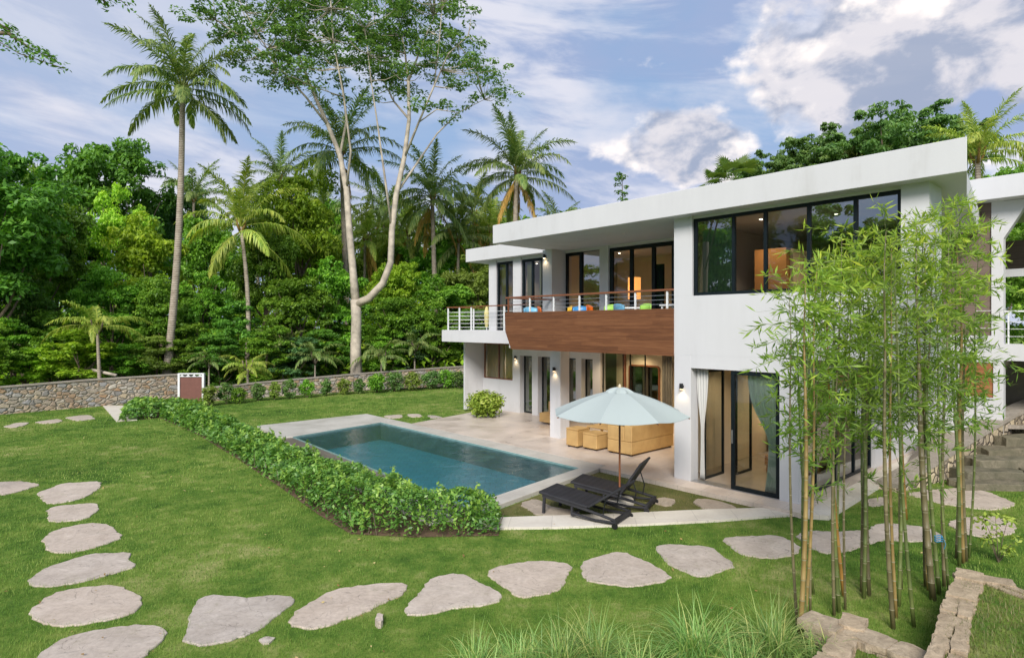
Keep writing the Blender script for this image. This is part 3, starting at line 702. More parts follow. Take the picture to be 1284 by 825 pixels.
# front block ground floor
hb("column", [(0, .45, 0, .34, 0, 3.0)], w, bevel=.008)
hb("wall", [(2.56, 2.96, 0, .3, 0, 3.0), (.45, 2.56, .002, .3, 2.69, 3.0)], w)
hb("wall", [(0, 5.24, 0, .28, 3.0, 4.40)], w)
hb("column", [(0, .49, -.002, .34, 4.40, ZS)], w)
hb("column", [(4.80, 5.24, -.002, .85, 4.40, ZS)], w)
hb("side_wall", [(4.98, 5.24, .281, .85, 3.0, 4.40)], w)
hb("lintel", [(.49, 4.80, .05, .28, 6.22, ZS)], w)
# floor slab and rear of the front block
MB().prism([(.0, .29), (4.97, .29), (5.05, .86), (3.75, 8.0), (0, 8.0)], 3.001, 3.30).build("floor_slab", w, house)
MB().prism([(5.02, .86), (5.22, .86), (3.55, 8.0), (3.35, 8.0)], 3.302, ZS).build("side_wall", w, house)
# ground floor right hand side: pier, glass wall, white wall
hb("side_wall", [(2.70, 2.96, .301, .45, 0, 3.0), (2.66, 2.96, 4.7, 8.05, 0, 3.0), (2.70, 2.96, .45, 4.7, 2.6, 3.0)], w)
def window(name, x0, x1, z0, z1, t, mull=(), fw=.055, dep=.07, glassm='glass', parent=None, along='s', framem='frame', bottom=True):
    """framed glazing in a plane: mull = positions of the uprights"""
    f = MB(); p = MB()
    xs = [x0] + list(mull) + [x1]
    def bx(a, b_, z_0, z_1, o0, o1, mb):
        if along == 's': mb.box(a, b_, t + o0, t + o1, z_0, z_1)
        else: mb.box(t + o0, t + o1, a, b_, z_0, z_1)
    for i, x in enumerate(xs):
        a = x if i == 0 else (x - fw if i == len(xs) - 1 else x - fw / 2)
        bx(a, a + fw, z0, z1, 0, dep, f)
    bx(x0 + fw, x1 - fw, z1 - fw, z1, .002, dep - .002, f)
    if bottom: bx(x0 + fw, x1 - fw, z0, z0 + fw, .002, dep - .002, f)
    fr = f.build(name, M_[framem], parent or house)
    for i in range(len(xs) - 1):
        a, b_ = xs[i] + fw * .6, xs[i + 1] - fw * .6
        q = MB(); c = t + dep / 2
        if along == 's': q.add([(a, c, z0 + .01), (b_, c, z0 + .01), (b_, c, z1 - .01), (a, c, z1 - .01)], [(0, 1, 2, 3)])
        else: q.add([(c, a, z0 + .01), (c, b_, z0 + .01), (c, b_, z1 - .01), (c, a, z1 - .01)], [(0, 1, 2, 3)])
        gm = glassm[i] if isinstance(glassm, (list, tuple)) else glassm
        if gm: q.build("pane", M_[gm], fr)
    return fr
window("sliding_window", .49, 4.80, 4.405, 6.215, .06, (1.49, 2.22, 3.13, 4.01), .07, .08, ['darkglass', None, 'clearglass', 'darkglass', 'darkglass'])
window("window_wall", .46, 4.69, .02, 2.59, 2.80, (1.15, 2.3, 3.5), .06, .07, 'darkglass', along='t')
# sliding door of the bedroom: one sash in front, one leaf folded inside
sl = window("sliding_door", 1.45, 2.555, .02, 2.68, .03, (), .085, .06, 'clearglass')
hb("handle", [(1.475, 1.50, .002, .028, 1.05, 1.35)], M_['steel'], sl)
window("door_leaf", .34, 1.25, .02, 2.62, .58, (), .05, .05, 'clearglass', along='t')
window("door_leaf", 1.30, 2.1, .02, 2.62, .88, (), .05, .05, 'clearglass', along='t')
hb("threshold", [(.45, 2.56, .0, .30, .003, .018)], M_['steel'])
# roofs
def roofslab(poly, z0, z1, name="roof"):
    r_ = MB().prism(poly, z0, z1).build(name, M_['wall'], house, bevel=.01); return r_
def stw(x, y): return ST(x, y)
roofslab([(-6.36, -.36), (5.86, -.36), stw(9.32, 12.42), (4.4, 9.0), (-6.36, 9.0)], ZS, ZT)
roofslab([(-11.9, 2.88), (-6.37, 2.88), (-6.37, 9.0), (-11.9, 9.0)], 6.35, 6.88)
roofslab([(3.2, 7.55), (11.0, 7.55), (11.0, 13.0), (3.2, 13.0)], 7.07, 7.66)
# central recess: balcony slab, wooden front
hb("floor_slab", [(-6.05, -.001, .06, 2.64, 2.99, FL)], w)
MB().add([(-6.16, -.03, 4.11), (-.001, -.03, 4.11), (-.001, -.03, 2.955), (-5.86, -.03, 2.955), (-6.13, -.03, 3.5),
          (-6.16, .055, 4.11), (-.001, .055, 4.11), (-.001, .055, 2.955), (-5.86, .055, 2.955), (-6.13, .055, 3.5)],
         [(0, 4, 3, 2, 1), (5, 6, 7, 8, 9), (0, 1, 6, 5), (1, 2, 7, 6), (2, 3, 8, 7), (3, 4, 9, 8), (4, 0, 5, 9)]).build("balcony_panel", M_['wood'], house)
hr = MB().box(-6.14, -.002, -.03, .055, 4.545, 4.595).box(-6.14, -6.055, .056, 2.4, 4.545, 4.595)
ra = hr.build("handrail", M_['handrail'], house, bevel=.006)
for s_ in (-6.03, -5.05, -4.05, -3.05, -2.10, -1.15, -.2):
    MB().box(s_ - .02, s_ + .02, -.008, .032, 4.111, 4.543).build("rail_post", M_['whitemetal'] if s_ != -6.03 else M_['handrail'], house)
for z_ in (4.22, 4.33, 4.44):
    MB().tube([(-6.0, .012, z_), (-.01, .012, z_)], .006, 6).build("rail_wire", M_['steel'], house)
# rear wall of the balcony
hb("column", [(-6.50, -6.06, 2.02, 2.75, FL, ZS)], w)
hb("column", [(-4.50, -4.13, 2.64, 2.9, FL, ZS)], w)
hb("lintel", [(-6.05, -4.51, 2.66, 2.9, 6.19, ZS), (-4.12, 0, 2.66, 2.9, 6.19, ZS)], w)
window("balcony_window", -6.05, -5.33, FL + .02, 6.185, 2.70, (), .10, .07, 'clearglass')
window("balcony_window", -5.33, -4.51, FL + .02, 6.185, 2.74, (), .015, .05, 'darkglass')
window("balcony_door", -4.12, -1.70, FL + .02, 6.185, 2.70, (-3.28, -2.46), .12, .08, ['clearglass', 'clearglass', 'clearglass'])
hb("door_frame", [(-2.44, -2.18, 2.80, 2.88, FL, 5.55)], M_['frame'])
hb("side_wall", [(-.002, .16, .35, 8.0, 3.31, ZS)], w)
# left wing, upper floor
hb("column", [(-10.77, -10.33, 3.2, 3.5, 3.5, 6.35)], w)
hb("column", [(-9.31, -8.86, 3.2, 3.5, 3.5, 6.35)], w)
hb("wall", [(-7.36, -6.51, 3.2, 3.5, 3.5, 6.27)], w)
hb("side_wall", [(-10.77, -10.55, 3.51, 8.9, 3.5, 6.35)], w)
hb("lintel", [(-10.32, -9.32, 3.24, 3.4, 6.24, 6.35), (-8.85, -7.37, 3.24, 3.4, 6.24, 6.35)], w)
window("window", -10.32, -9.32, 3.52, 6.235, 3.26, (-9.75,), .09, .07, 'clearglass')
window("window", -8.85, -7.37, 3.52, 6.235, 3.26, (-8.28, -7.75), .10, .07, 'clearglass')
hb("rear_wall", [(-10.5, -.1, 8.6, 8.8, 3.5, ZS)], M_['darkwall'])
hb("floor_slab", [(-13.29, -6.06, 2.65, 8.9, 3.0, 3.50)], w, bevel=.01)
# upper floor interior: ceiling, floor, partitions
hb("interior_floor", [(-10.5, -.0, 3.52, 8.5, 3.501, 3.515), (-6.0, 0, 2.95, 3.5, 3.471, 3.48)], M_['floor'])
hb("interior_wall", [(-6.9, -6.8, 3.52, 8.4, 3.52, ZS)], M_['inwall'])
hb("interior_wall", [(-6.7, -3.2, 6.4, 6.5, 3.52, ZS)], M_['inwall'])
hb("interior_wall", [(-3.19, -.02, 5.9, 6.0, 3.52, ZS)], M_['inwall'])
# ground floor rear wall with tall slots
Z3 = 2.99; T4 = 4.66
hb("wall", [(-12.90, -10.93, T4, T4 + .3, 0, 1.34), (-10.93, -10.47, T4, T4 + .3, 0, Z3), (-9.74, -9.40, T4, T4 + .3, 0, 2.43),
            (-8.69, -7.93, T4, T4 + .3, 0, 2.43), (-7.33, -7.05, T4, T4 + .3, 0, 2.43), (-6.49, -6.12, T4, T4 + .3, 0, 2.43),
            (-10.47, -6.12, T4, T4 + .3, 2.43, Z3), (-12.90, -10.93, T4, T4 + .3, 2.90, Z3)], w)
hb("side_wall", [(-13.0, -12.90, 3.62, 8.8, 0, Z3)], w)
def slot(x0, x1):
    return window("slot_window", x0, x1, .02, 2.43, T4 + .24, (), .05, .05, 'darkglass')
for a_, b_ in ((-10.47, -9.74), (-9.40, -8.69), (-7.93, -7.33), (-7.05, -6.49)): slot(a_, b_)
cw = window("curtained_window", -12.89, -10.93, 1.345, 2.895, T4 + .05, (-11.9,), .045, .05, 'clearglass', framem='handrail')
hb("column", [(-5.80, -5.33, 1.66, 2.10, 0, 2.99)], w, bevel=.008)
# lounge: rear wall, glass screens, ceiling
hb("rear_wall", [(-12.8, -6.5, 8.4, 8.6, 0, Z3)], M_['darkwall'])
hb("rear_wall", [(-7.2, .2, 7.0, 7.2, 0, Z3)], M_['inwall'])
hb("ceiling", [(-6.1, -.01, 2.65, 7.0, 2.985, 2.998)], M_['ceil'])
hb("interior_wall", [(-.15, -.001, .36, 7.0, 0, Z3)], M_['inwall'])
window("glass_screen", -6.1, -5.15, .02, 2.97, T4 + .1, (), .03, .04, 'clearglass')
hb("post", [(-5.12, -5.06, T4 + .08, T4 + .16, 0, 2.98)], M_['handrail'])
window("glass_screen", -5.02, -4.35, .02, 2.97, T4 + .3, (), .03, .04, 'clearglass')
# bedroom inside the front block
hb("interior_wall", [(-.0, .12, .36, 7.9, 0, 2.999), (.121, 2.66, 5.4, 5.5, 0, 2.999)], M_['inwall'])
hb("interior_floor", [(.13, 2.69, .301, 5.4, .006, .016)], M_['floor'])
hb("interior_wall", [(.46, 2.6, .301, 5.4, 2.93, 2.998)], M_['ceil'])
# upper front room
hb("interior_floor", [(.2, 4.9, .30, 7.0, 3.302, 3.32)], M_['floor'])
hb("interior_wall", [(.17, 3.9, 6.3, 6.4, 3.32, ZS)], M_['inwall'])
hb("wardrobe", [(.95, 1.75, 2.2, 2.8, 3.32, 5.62)], M_['cabinet'])
hb("wardrobe", [(2.9, 4.2, 4.5, 5.0, 3.32, 5.35)], M_['darkwall'])
hb("interior_wall", [(1.76, 1.84, 2.4, 6.29, 3.32, 5.6)], M_['inwall'])
# right wing
T8 = 8.06
hb("wall", [(2.97, 5.06, T8, T8 + .3, -.2, 1.72), (2.97, 4.08, T8, T8 + .3, 1.72, 2.68), (4.84, 5.06, T8, T8 + .3, 1.72, 2.68), (2.97, 4.80, T8, T8 + .3, 2.68, 3.42),
            (4.80, 5.06, T8 - .002, T8 + .3, 2.682, 7.08), (5.06, 11, T8, T8 + .3, 2.75, 3.2)], w)
hb("side_wall", [(10.8, 11, T8 + .31, 12.9, .9, 7.06)], w)
hb("shutter", [(4.09, 4.83, T8 + .03, T8 + .1, 1.73, 2.67)], M_['shutter'])
hb("cladding", [(3.0, 4.79, T8 + .05, T8 + .2, 3.42, 7.06)], M_['browncladding'])
hb("cladding", [(3.6, 11, T8 + 2.6, T8 + 2.7, 5.36, 6.25)], M_['browncladding'])
hb("lintel", [(3.9, 11, T8 + 1.2, T8 + 1.3, 5.08, 5.30)], w)
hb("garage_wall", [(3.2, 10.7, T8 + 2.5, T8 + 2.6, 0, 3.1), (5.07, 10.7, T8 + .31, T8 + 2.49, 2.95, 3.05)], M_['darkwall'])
# haunch beside the right column
MB().add([(5.06, T8, 7.06), (5.62, T8, 7.06), (5.06, T8, 6.05), (5.06, T8 + .3, 7.06), (5.62, T8 + .3, 7.06), (5.06, T8 + .3, 6.05)],
         [(0, 2, 1), (3, 4, 5), (0, 1, 4, 3), (1, 2, 5, 4), (2, 0, 3, 5)]).build("haunch", w, house)
rl = MB().box(5.07, 8.4, T8 + .05, T8 + .09, 4.06, 4.10)
rl.build("railing_top", M_['whitemetal'], house)
for s_ in (5.14, 5.9, 6.7, 7.5): MB().box(s_, s_ + .035, T8 + .055, T8 + .085, 3.2, 4.06).build("rail_post", M_['whitemetal'], house)
for z_ in (3.4, 3.6, 3.8): MB().tube([(5.08, T8 + .07, z_), (8.4, T8 + .07, z_)], .008, 6).build("rail_wire", M_['whitemetal'], house)
for z_ in (3.62, 3.78, 3.94, 4.1): MB().tube([(4.45, T8 - .03, z_), (4.79, T8 - .03, z_)], .008, 6).build("rail_wire", M_['whitemetal'], house)
# left balcony railing
bl = [(-13.05, 2.78), (-6.9, 2.78)]
MB().box(-13.08, -6.2, 2.745, 2.805, 4.455, 4.495).box(-13.08, -13.02, 2.806, 6.0, 4.455, 4.495).build("handrail", M_['handrail'], house)
for s_ in (-13.0, -12.2, -11.4, -9.35, -8.4): MB().box(s_ - .03, s_ + .03, 2.76, 2.80, 3.501, 4.454).build("rail_post", M_['whitemetal'], house)
for t_ in (4.2, 5.6): MB().box(-13.07, -13.03, t_, t_ + .05, 3.501, 4.454).build("rail_post", M_['whitemetal'], house)
for z_ in (3.62, 3.78, 3.94, 4.1, 4.26):
    MB().tube([(-13.05, 6.0, z_), (-13.05, 2.78, z_), (-6.3, 2.78, z_)], .009, 6).build("rail_wire", M_['whitemetal'], house)

# wall lights: dark cylinder, warm glow below
def emis(name, col, st):
    m, nt, b, o = mat(name); b.inputs["Base Color"].default_value = (*col, 1); b.inputs["Emission Color"].default_value = (*col, 1); b.inputs["Emission Strength"].default_value = st; return m
M_['bulb'] = emis("warm_bulb", (1.0, .72, .38), 9.0); M_['downlight'] = emis("downlight_lens", (1.0, .86, .66), 5.0); M_['shade'] = emis("lit_lamp_shade", (.90, .36, .09), .9)
def lamp(kind, loc, power, col=(1, .75, .45), size=.05, parent=None, rot=None, spot=R(100)):
    l = bpy.data.lights.new("lamp_light", kind); l.energy = power; l.color = col
    if kind == 'SPOT': l.spot_size = spot; l.spot_blend = .8; l.shadow_soft_size = size
    elif kind == 'POINT': l.shadow_soft_size = size
    o = bpy.data.objects.new("lamp_light", l); C.objects.link(o); o.parent = parent; o.location = loc
    if rot: o.rotation_euler = rot
    return o
def wall_light(s, t, z, facing=-1):
    m = MB().cyl(s, t - .07, z, z + .13, .045, 14).box(s - .03, s + .03, t - .04, t, z + .04, z + .09)
    q = m.build("wall_light", M_['blackmetal'], house)
    MB().cyl(s, t - .07, z - .004, z + .01, .035, 14).build("bulb", M_['bulb'], q)
    lamp('SPOT', (s, t - .08, z - .02), 5, parent=house, spot=R(120))
wall_light(.24, 0, 2.18); wall_light(-5.56, 1.66, 2.20); wall_light(-10.7, T4, 2.28); wall_light(-6.36, 2.02, 6.0)
# ceiling downlights in the soffits and rooms, two of them added as curtain fill
def downlight(s, t, z, p=3.0, lit=True):
    MB().cyl(s, t, z - .006, z + .01, .035, 14).build("ceiling_light", M_['downlight'] if lit else M_['whitemetal'], house)
    if lit: lamp('SPOT', (s, t, z - .05), p * 2.2, parent=house, size=.06, spot=R(125))
for s, t in ((-5.6, 3.9), (-4.5, 5.6), (-3.0, 5.2), (-1.5, 4.2), (-5.9, 6.2)): downlight(s, t, 2.98, 42)
downlight(-12.0, 5.7, 2.98, 30); downlight(-9.9, 5.9, 2.98, 14)  # first one is an added, unseen light that makes the olive curtains glow
for s, t in ((2.1, .75), (.9, 1.6), (1.9, 1.6), (1.0, 3.6), (2.2, 3.6)): downlight(s, t, 2.925, 13)  # first spot is an added fill light to brighten the mint curtain
for s, t in ((1.4, 1.6), (2.9, 2.2), (4.0, 3.2)): downlight(s, t, 6.275, 20)
for s, t in ((-5.6, .9), (-3.9, .9), (-2.2, .9)): downlight(s, t, 6.275, 1.0, False)
for s, t in ((-2.6, 4.4), (-5.2, 4.6), (-8.2, 5.0), (-9.8, 5.0)): downlight(s, t, 6.27, 16)

# ------------------------------------------------------------------ furniture in house coordinates
def hpos(s, t, z=0): return (*W(s, t), z)
def curtain(name, x0, x1, z0, z1, t, m, label, tie=None, folds=9, loc_s=0, swing=0.0):
    n = folds * 8; rows = 18; vs = []; fs = []
    for j in range(rows + 1):
        z = z0 + (z1 - z0) * j / rows; k = (z - z0) / (z1 - z0)
        wd = 1.0; sh = 0.0
        if tie is not None:
            g = math.exp(-((k - tie) / .28) ** 2) if k > tie else math.exp(-((k - tie) / .9) ** 2)
            wd = 1 - .72 * g; sh = swing * (1 - wd)
        for i in range(n + 1):
            u_ = i / n; x = x0 + (x1 - x0) * (.5 + (u_ - .5) * wd) + sh
            vs.append((x, t + .035 * math.sin(u_ * folds * 2 * math.pi) * (.5 + .5 * wd), z))
    for j in range(rows):
        for i in range(n): a = j * (n + 1) + i; fs.append((a, a + 1, a + n + 2, a + n + 1))
    o = mk(name, vs, fs, m, None, True); o.location = (OX, OY, 0); o.rotation_euler = (0, 0, UA)
    s_ = o.modifiers.new("thick", 'SOLIDIFY'); s_.thickness = .006
    tag(o, label, "curtain"); return o
def cloth(name, col):
    m, nt, b, o = mat(name); b.inputs["Base Color"].default_value = (*col, 1); b.inputs["Roughness"].default_value = .9
    tl = nd(nt, "ShaderNodeBsdfTranslucent", {0: (*col, 1)}); mx = nd(nt, "ShaderNodeMixShader", {0: .3})
    nt.links.new(b.outputs[0], mx.inputs[1]); nt.links.new(tl.outputs[0], mx.inputs[2]); nt.links.new(mx.outputs[0], o.inputs[0]); return m
white_c = cloth("white_curtain_cloth", (.78, .78, .76)); mint_c = cloth("mint_curtain_cloth", (.72, .84, .76)); olive_c = cloth("olive_curtain_cloth", (.62, .50, .20)); yel_c = cloth("yellow_sheer", (.80, .72, .34))
curtain("curtain", .47, .78, .05, 2.66, .24, white_c, "white curtain tied at the left edge of the bedroom door", .42, 4)
curtain("curtain", 1.75, 2.52, .05, 2.62, .22, mint_c, "pale mint curtain swept to the right behind the closed glass door", .40, 6, swing=.28)
curtain("curtain", -12.8, -11.6, 1.36, 2.88, T4 + .16, olive_c, "olive curtain on the left of the brown framed window", None, 5)
curtain("curtain", -11.55, -10.95, 1.36, 2.88, T4 + .18, yel_c, "yellowish curtain on the right of the brown framed window", None, 5)
curtain("curtain", -10.25, -9.95, 3.55, 6.2, 3.45, yel_c, "curtain behind the narrow upstairs corner window", None, 4)
curtain("curtain", -8.75, -8.5, 3.55, 6.2, 3.45, yel_c, "leftmost curtain behind the three pane upstairs window", None, 3)
curtain("curtain", -8.1, -7.8, 3.55, 6.2, 3.47, yel_c, "middle curtain behind the three pane upstairs window", None, 3)
curtain("curtain", .62, 1.45, 4.42, 5.95, .26, mint_c, "mint sheer behind the leftmost upstairs window pane", None, 9)
curtain("curtain", -10.0, -9.78, .05, 2.40, T4 + .42, mint_c, "green curtain behind the leftmost tall slot window", None, 3)
curtain("curtain", -8.95, -8.72, .05, 2.40, T4 + .42, M_['cabinet'], "brown curtain behind the second tall slot window", None, 3)
# wicker-look covered sofa and stools on the terrace
M_['cover'] = None
def wicker(name, a, b2):
    m, nt, b, o = mat(name); c = coord(nt)
    w1 = nd(nt, "ShaderNodeTexWave", {"Vector": c, "Scale": 22.0, "Distortion": .4}, wave_type='BANDS', bands_direction='Z')
    w2 = nd(nt, "ShaderNodeTexWave", {"Vector": c, "Scale": 22.0, "Distortion": .4}, wave_type='BANDS', bands_direction='DIAGONAL')
    f = nd(nt, "ShaderNodeMath", {0: w1.outputs[1], 1: w2.outputs[1]}, operation='MULTIPLY').outputs[0]
    n = noise(nt, c, 3, 4); f2 = nd(nt, "ShaderNodeMath", {0: f, 1: .4, 2: n}, operation='MULTIPLY_ADD').outputs[0]
    nt.links.new(ramp(nt, f2, [(.3, a), (.9, b2)]), b.inputs["Base Color"]); b.inputs["Roughness"].default_value = .65; bump(nt, b, f, .4, .01); return m
M_['wicker'] = wicker("honey_wicker", (.40, .24, .085), (.58, .38, .15)); M_['cushion'] = plain("tan_cushion", (.50, .36, .18), .9)
M_['darkfoot'] = plain("dark_foot", (.03, .02, .015), .6)
def thing_at(name, label, cat, s, t, z=0, group=None, rz=0): return empty(name, label, cat, hpos(s, t, z), UA + rz, group)
def stool(s0, s1, t0, t1, h, label):
    e = thing_at("wicker_stool", label, "stool", s0, t0, .005, "covered wicker stools")
    MB().box(0, s1 - s0, 0, t1 - t0, .05, h - .06).build("seat_base", M_['wicker'], e, bevel=.02)
    MB().box(-.004, s1 - s0 + .004, -.004, t1 - t0 + .004, h - .058, h).build("seat_top", M_['wicker'], e, bevel=.02)
    for a_ in (.04, s1 - s0 - .10):
        for b_ in (.04, t1 - t0 - .10): MB().box(a_, a_ + .06, b_, b_ + .06, 0, .049).build("foot", M_['darkfoot'], e)
stool(-4.36, -3.90, .88, 1.40, .58, "taller honey wicker stool, left of the pair under the parasol edge")
stool(-3.78, -3.24, .98, 1.55, .50, "lower honey wicker stool between the taller stool and the sofa")
e = thing_at("wicker_sofa", "honey wicker sofa with high back beside the stools, right of the parasol pole", "sofa", -2.95, 1.12, .005)
MB().box(0, .86, 0, 2.1, .05, .40).build("seat_base", M_['wicker'], e, bevel=.02)
MB().box(.60, .865, -.004, 2.104, .401, .86).build("backrest", M_['wicker'], e, bevel=.025)
MB().box(-.004, .598, -.004, .20, .401, .80).build("armrest", M_['wicker'], e, bevel=.025)
MB().box(-.004, .598, 1.9, 2.104, .401, .66).build("armrest", M_['wicker'], e, bevel=.025)
for b_ in (.21, 1.06): MB().box(.0, .597, b_, b_ + .83, .402, .54).build("seat_cushion", M_['cushion'], e, bevel=.04)
for a_ in (.04, .74):
    for b_ in (.04, 1.98): MB().box(a_, a_ + .07, b_, b_ + .07, 0, .049).build("foot", M_['darkfoot'], e)
e = thing_at("wicker_table", "low honey wicker table behind the two stools", "table", -4.3, 1.75, .005)
MB().box(0, 1.15, 0, .75, .50, .55).build("tabletop", M_['wicker'], e, bevel=.01)
for a_ in (.02, 1.07):
    for b_ in (.02, .67): MB().box(a_, a_ + .06, b_, b_ + .06, 0, .499).build("leg", M_['wicker'], e)
# low seat seen between pillar and slots
e = thing_at("lounge_chair", "small honey wicker chair deep in the lounge beside the second slot window", "chair", -7.95, 3.3, .005)
MB().box(0, .6, 0, .6, .08, .42).build("seat", M_['wicker'], e, bevel=.02); MB().box(0, .6, .48, .6, .421, .8).build("backrest", M_['wicker'], e, bevel=.03)
# mirror in the lounge
def rrect(x0, x1, z0, z1, r, n=6):
    P = []
    for cx, cz, a0 in ((x1 - r, z1 - r, 0), (x0 + r, z1 - r, 90), (x0 + r, z0 + r, 180), (x1 - r, z0 + r, 270)):
        for i in range(n + 1): a = R(a0 + 90 * i / n); P.append((cx + r * math.cos(a), cz + r * math.sin(a)))
    return P
e = thing_at("mirror", "large mirror with rounded corners and dark frame on the beige lounge wall", "mirror", 0, 0, 0)
o_ = rrect(-6.55, -5.1, .55, 2.15, .14); i_ = rrect(-6.49, -5.16, .61, 2.09, .10); n_ = len(o_)
MB().add([(x, 6.94, z) for x, z in o_] + [(x, 6.94, z) for x, z in i_] + [(x, 6.995, z) for x, z in o_] + [(x, 6.995, z) for x, z in i_],
         [(k, (k + 1) % n_, n_ + (k + 1) % n_, n_ + k) for k in range(n_)][::1] + [(k, 2 * n_ + k, 2 * n_ + (k + 1) % n_, (k + 1) % n_) for k in range(n_)] + [(n_ + k, n_ + (k + 1) % n_, 3 * n_ + (k + 1) % n_, 3 * n_ + k) for k in range(n_)]).build("frame", M_['handrail'], e)
mm, nt, b_, oo = mat("silvered_glass"); b_.inputs["Base Color"].default_value = (.35, .33, .3, 1); b_.inputs["Metallic"].default_value = 1; b_.inputs["Roughness"].default_value = .03
MB().add([(x, 6.97, z) for x, z in i_], [tuple(range(n_))]).build("mirror_glass", mm, e)
# dark curtain strip right end of the lounge
curtain("curtain", -4.75, -4.3, .05, 2.95, 6.6, plain("grey_curtain", (.16, .16, .15), .9), "dark grey curtain at the right end of the beige lounge wall", None, 4)
# bed, bedside lamp, cabinet in the ground floor bedroom
e = thing_at("bed", "brown wooden bed seen through the glass bedroom door", "bed", 0, 0, .02)
MB().box(1.25, 2.6, 2.1, 4.1, .18, .42).build("bed_frame", M_['cabinet'], e, bevel=.02)
MB().box(1.3, 2.6, 2.15, 4.05, .421, .60).build("mattress", M_['cushion'], e, bevel=.05)
MB().box(1.2, 2.6, 4.1, 4.2, .1, 1.15).build("headboard", M_['cabinet'], e, bevel=.01)
for a_ in (1.28, 2.45):
    for b_ in (2.15, 3.95): MB().box(a_, a_ + .08, b_, b_ + .08, 0, .179).build("leg", M_['cabinet'], e)
e = thing_at("cabinet", "low white and brown cabinet under the glowing bedroom lamp", "cabinet", .2, 4.6, .02)
MB().box(0, .95, 0, .55, .0, .60).build("body", M_['darkwall'], e, bevel=.01); MB().box(-.01, .96, -.01, .56, .601, .66).build("top", M_['ceil'], e)
e = thing_at("table_lamp", "glowing orange table lamp on the cabinet inside the bedroom", "lamp", .70, 4.85, .69)
MB().cyl(0, 0, 0, .03, .10).cyl(0, 0, .031, .34, .018).build("base", M_['blackmetal'], e)
MB().cyl(0, 0, .32, .66, .17, 20, .11).build("lamp_shade", M_['shade'], e)
lamp('POINT', (0, -.3, .5), 5, parent=e, size=.12)
e = thing_at("wall_cupboard", "honey wood cupboard standing against the bedroom's rear wall", "cupboard", 1.15, 4.75, .02)
MB().box(0, 1.3, 0, .6, 0, 2.3).build("body", M_['cabinet'], e, bevel=.01); MB().box(.2, 1.1, -.02, -.001, 1.3, 1.8).build("door", M_['darkwall'], e)
# upstairs lamp seen through the balcony door
e = thing_at("floor_lamp", "tall floor lamp with an orange lit drum shade behind the balcony door", "lamp", -4.55, 4.6, 3.52)
MB().cyl(0, 0, 0, .04, .16).cyl(0, 0, .041, 1.15, .02).build("stand", M_['blackmetal'], e); MB().cyl(0, 0, 1.1, 1.85, .22, 24).build("lamp_shade", M_['shade'], e)
lamp('POINT', (0, -.4, 1.5), 2.5, parent=e, size=.15)
# upstairs counter and tall dark cupboard
e = thing_at("kitchen_cupboard", "dark tall cupboard deep inside behind the balcony door", "cupboard", -3.1, 5.0, 3.4)
MB().box(0, 1.0, 0, .6, 0, 1.9).build("body", M_['darkwall'], e, bevel=.01); MB().box(.05, .47, -.02, -.001, .1, 1.8).build("door", M_['cabinet'], e)
# moulded chairs and table on the balcony
cols = {'orange': (.80, .17, .02), 'yellow': (.85, .52, .04), 'blue': (.03, .22, .50), 'green': (.33, .60, .10), 'skyblue': (.18, .48, .70)}
cm = {k: plain(k + "_plastic", v, .35, var=.05) for k, v in cols.items()}
def tubchair(col, s, t, rz, label):
    e = thing_at("armchair", label, "chair", s, t, FL + .002, "coloured plastic armchairs on the balcony", rz)
    vs = []; fs = []; n = 10
    for j in range(5):
        for i in range(n + 1):
            u_ = i / n * 2 - 1; z = .40 + .42 * j / 4 * (1 - .10 * u_ * u_)
            vs.append((.24 * u_ * (1 - .05 * j / 4), .20 + .05 * j / 4 - .07 * u_ * u_, z))
    for j in range(4):
        for i in range(n): a = j * (n + 1) + i; fs.append((a, a + 1, a + n + 2, a + n + 1))
    o = mk("backrest", vs, fs, cm[col], e, True); q = o.modifiers.new("thick", 'SOLIDIFY'); q.thickness = .022
    MB().box(-.23, .23, -.23, .20, .40, .435).build("seat", cm[col], e, bevel=.012)
    for sx in (-1, 1): MB().bar((sx * .25, -.20, .60), (sx * .25, .16, .62), .04, .025).bar((sx * .25, -.18, .59), (sx * .24, -.18, .43), .03, .03).build("armrest", cm[col], e)
    for a_ in (45, 135, 225, 315):
        x, y = .17 * math.cos(R(a_)), .17 * math.sin(R(a_)); MB().tube([(x, y, .40), (x * 1.35, y * 1.35, 0)], .014, 8).build("leg", M_['whitemetal'], e)
    return e
tubchair('skyblue', -5.55, .62, 1.2, "pale blue armchair at the left end of the balcony")
tubchair('orange', -5.05, .70, 2.5, "orange armchair at the left end of the balcony, next to the white column")
tubchair('yellow', -4.35, .75, -.6, "yellow armchair, second cluster from the left on the balcony")
tubchair('blue', -3.85, .95, .7, "dark blue armchair between the yellow and orange chairs")
tubchair('orange', -2.95, .60, 1.9, "orange armchair just left of the green chairs")
tubchair('green', -2.45, .55, .2, "green armchair left of the light blue cloth")
tubchair('skyblue', -1.95, .60, 2.9, "light blue armchair between two green ones")
tubchair('green', -1.40, .55, -.3, "green armchair right of the light blue one")
e = thing_at("balcony_table", "white round table behind the coloured balcony chairs", "table", -2.3, 1.45, FL + .002)
MB().cyl(0, 0, .70, .74, .50, 28).build("tabletop", M_['whitemetal'], e); MB().cyl(0, 0, .03, .699, .04).build("leg", M_['whitemetal'], e); MB().cyl(0, 0, 0, .03, .25, 20).build("base", M_['whitemetal'], e)
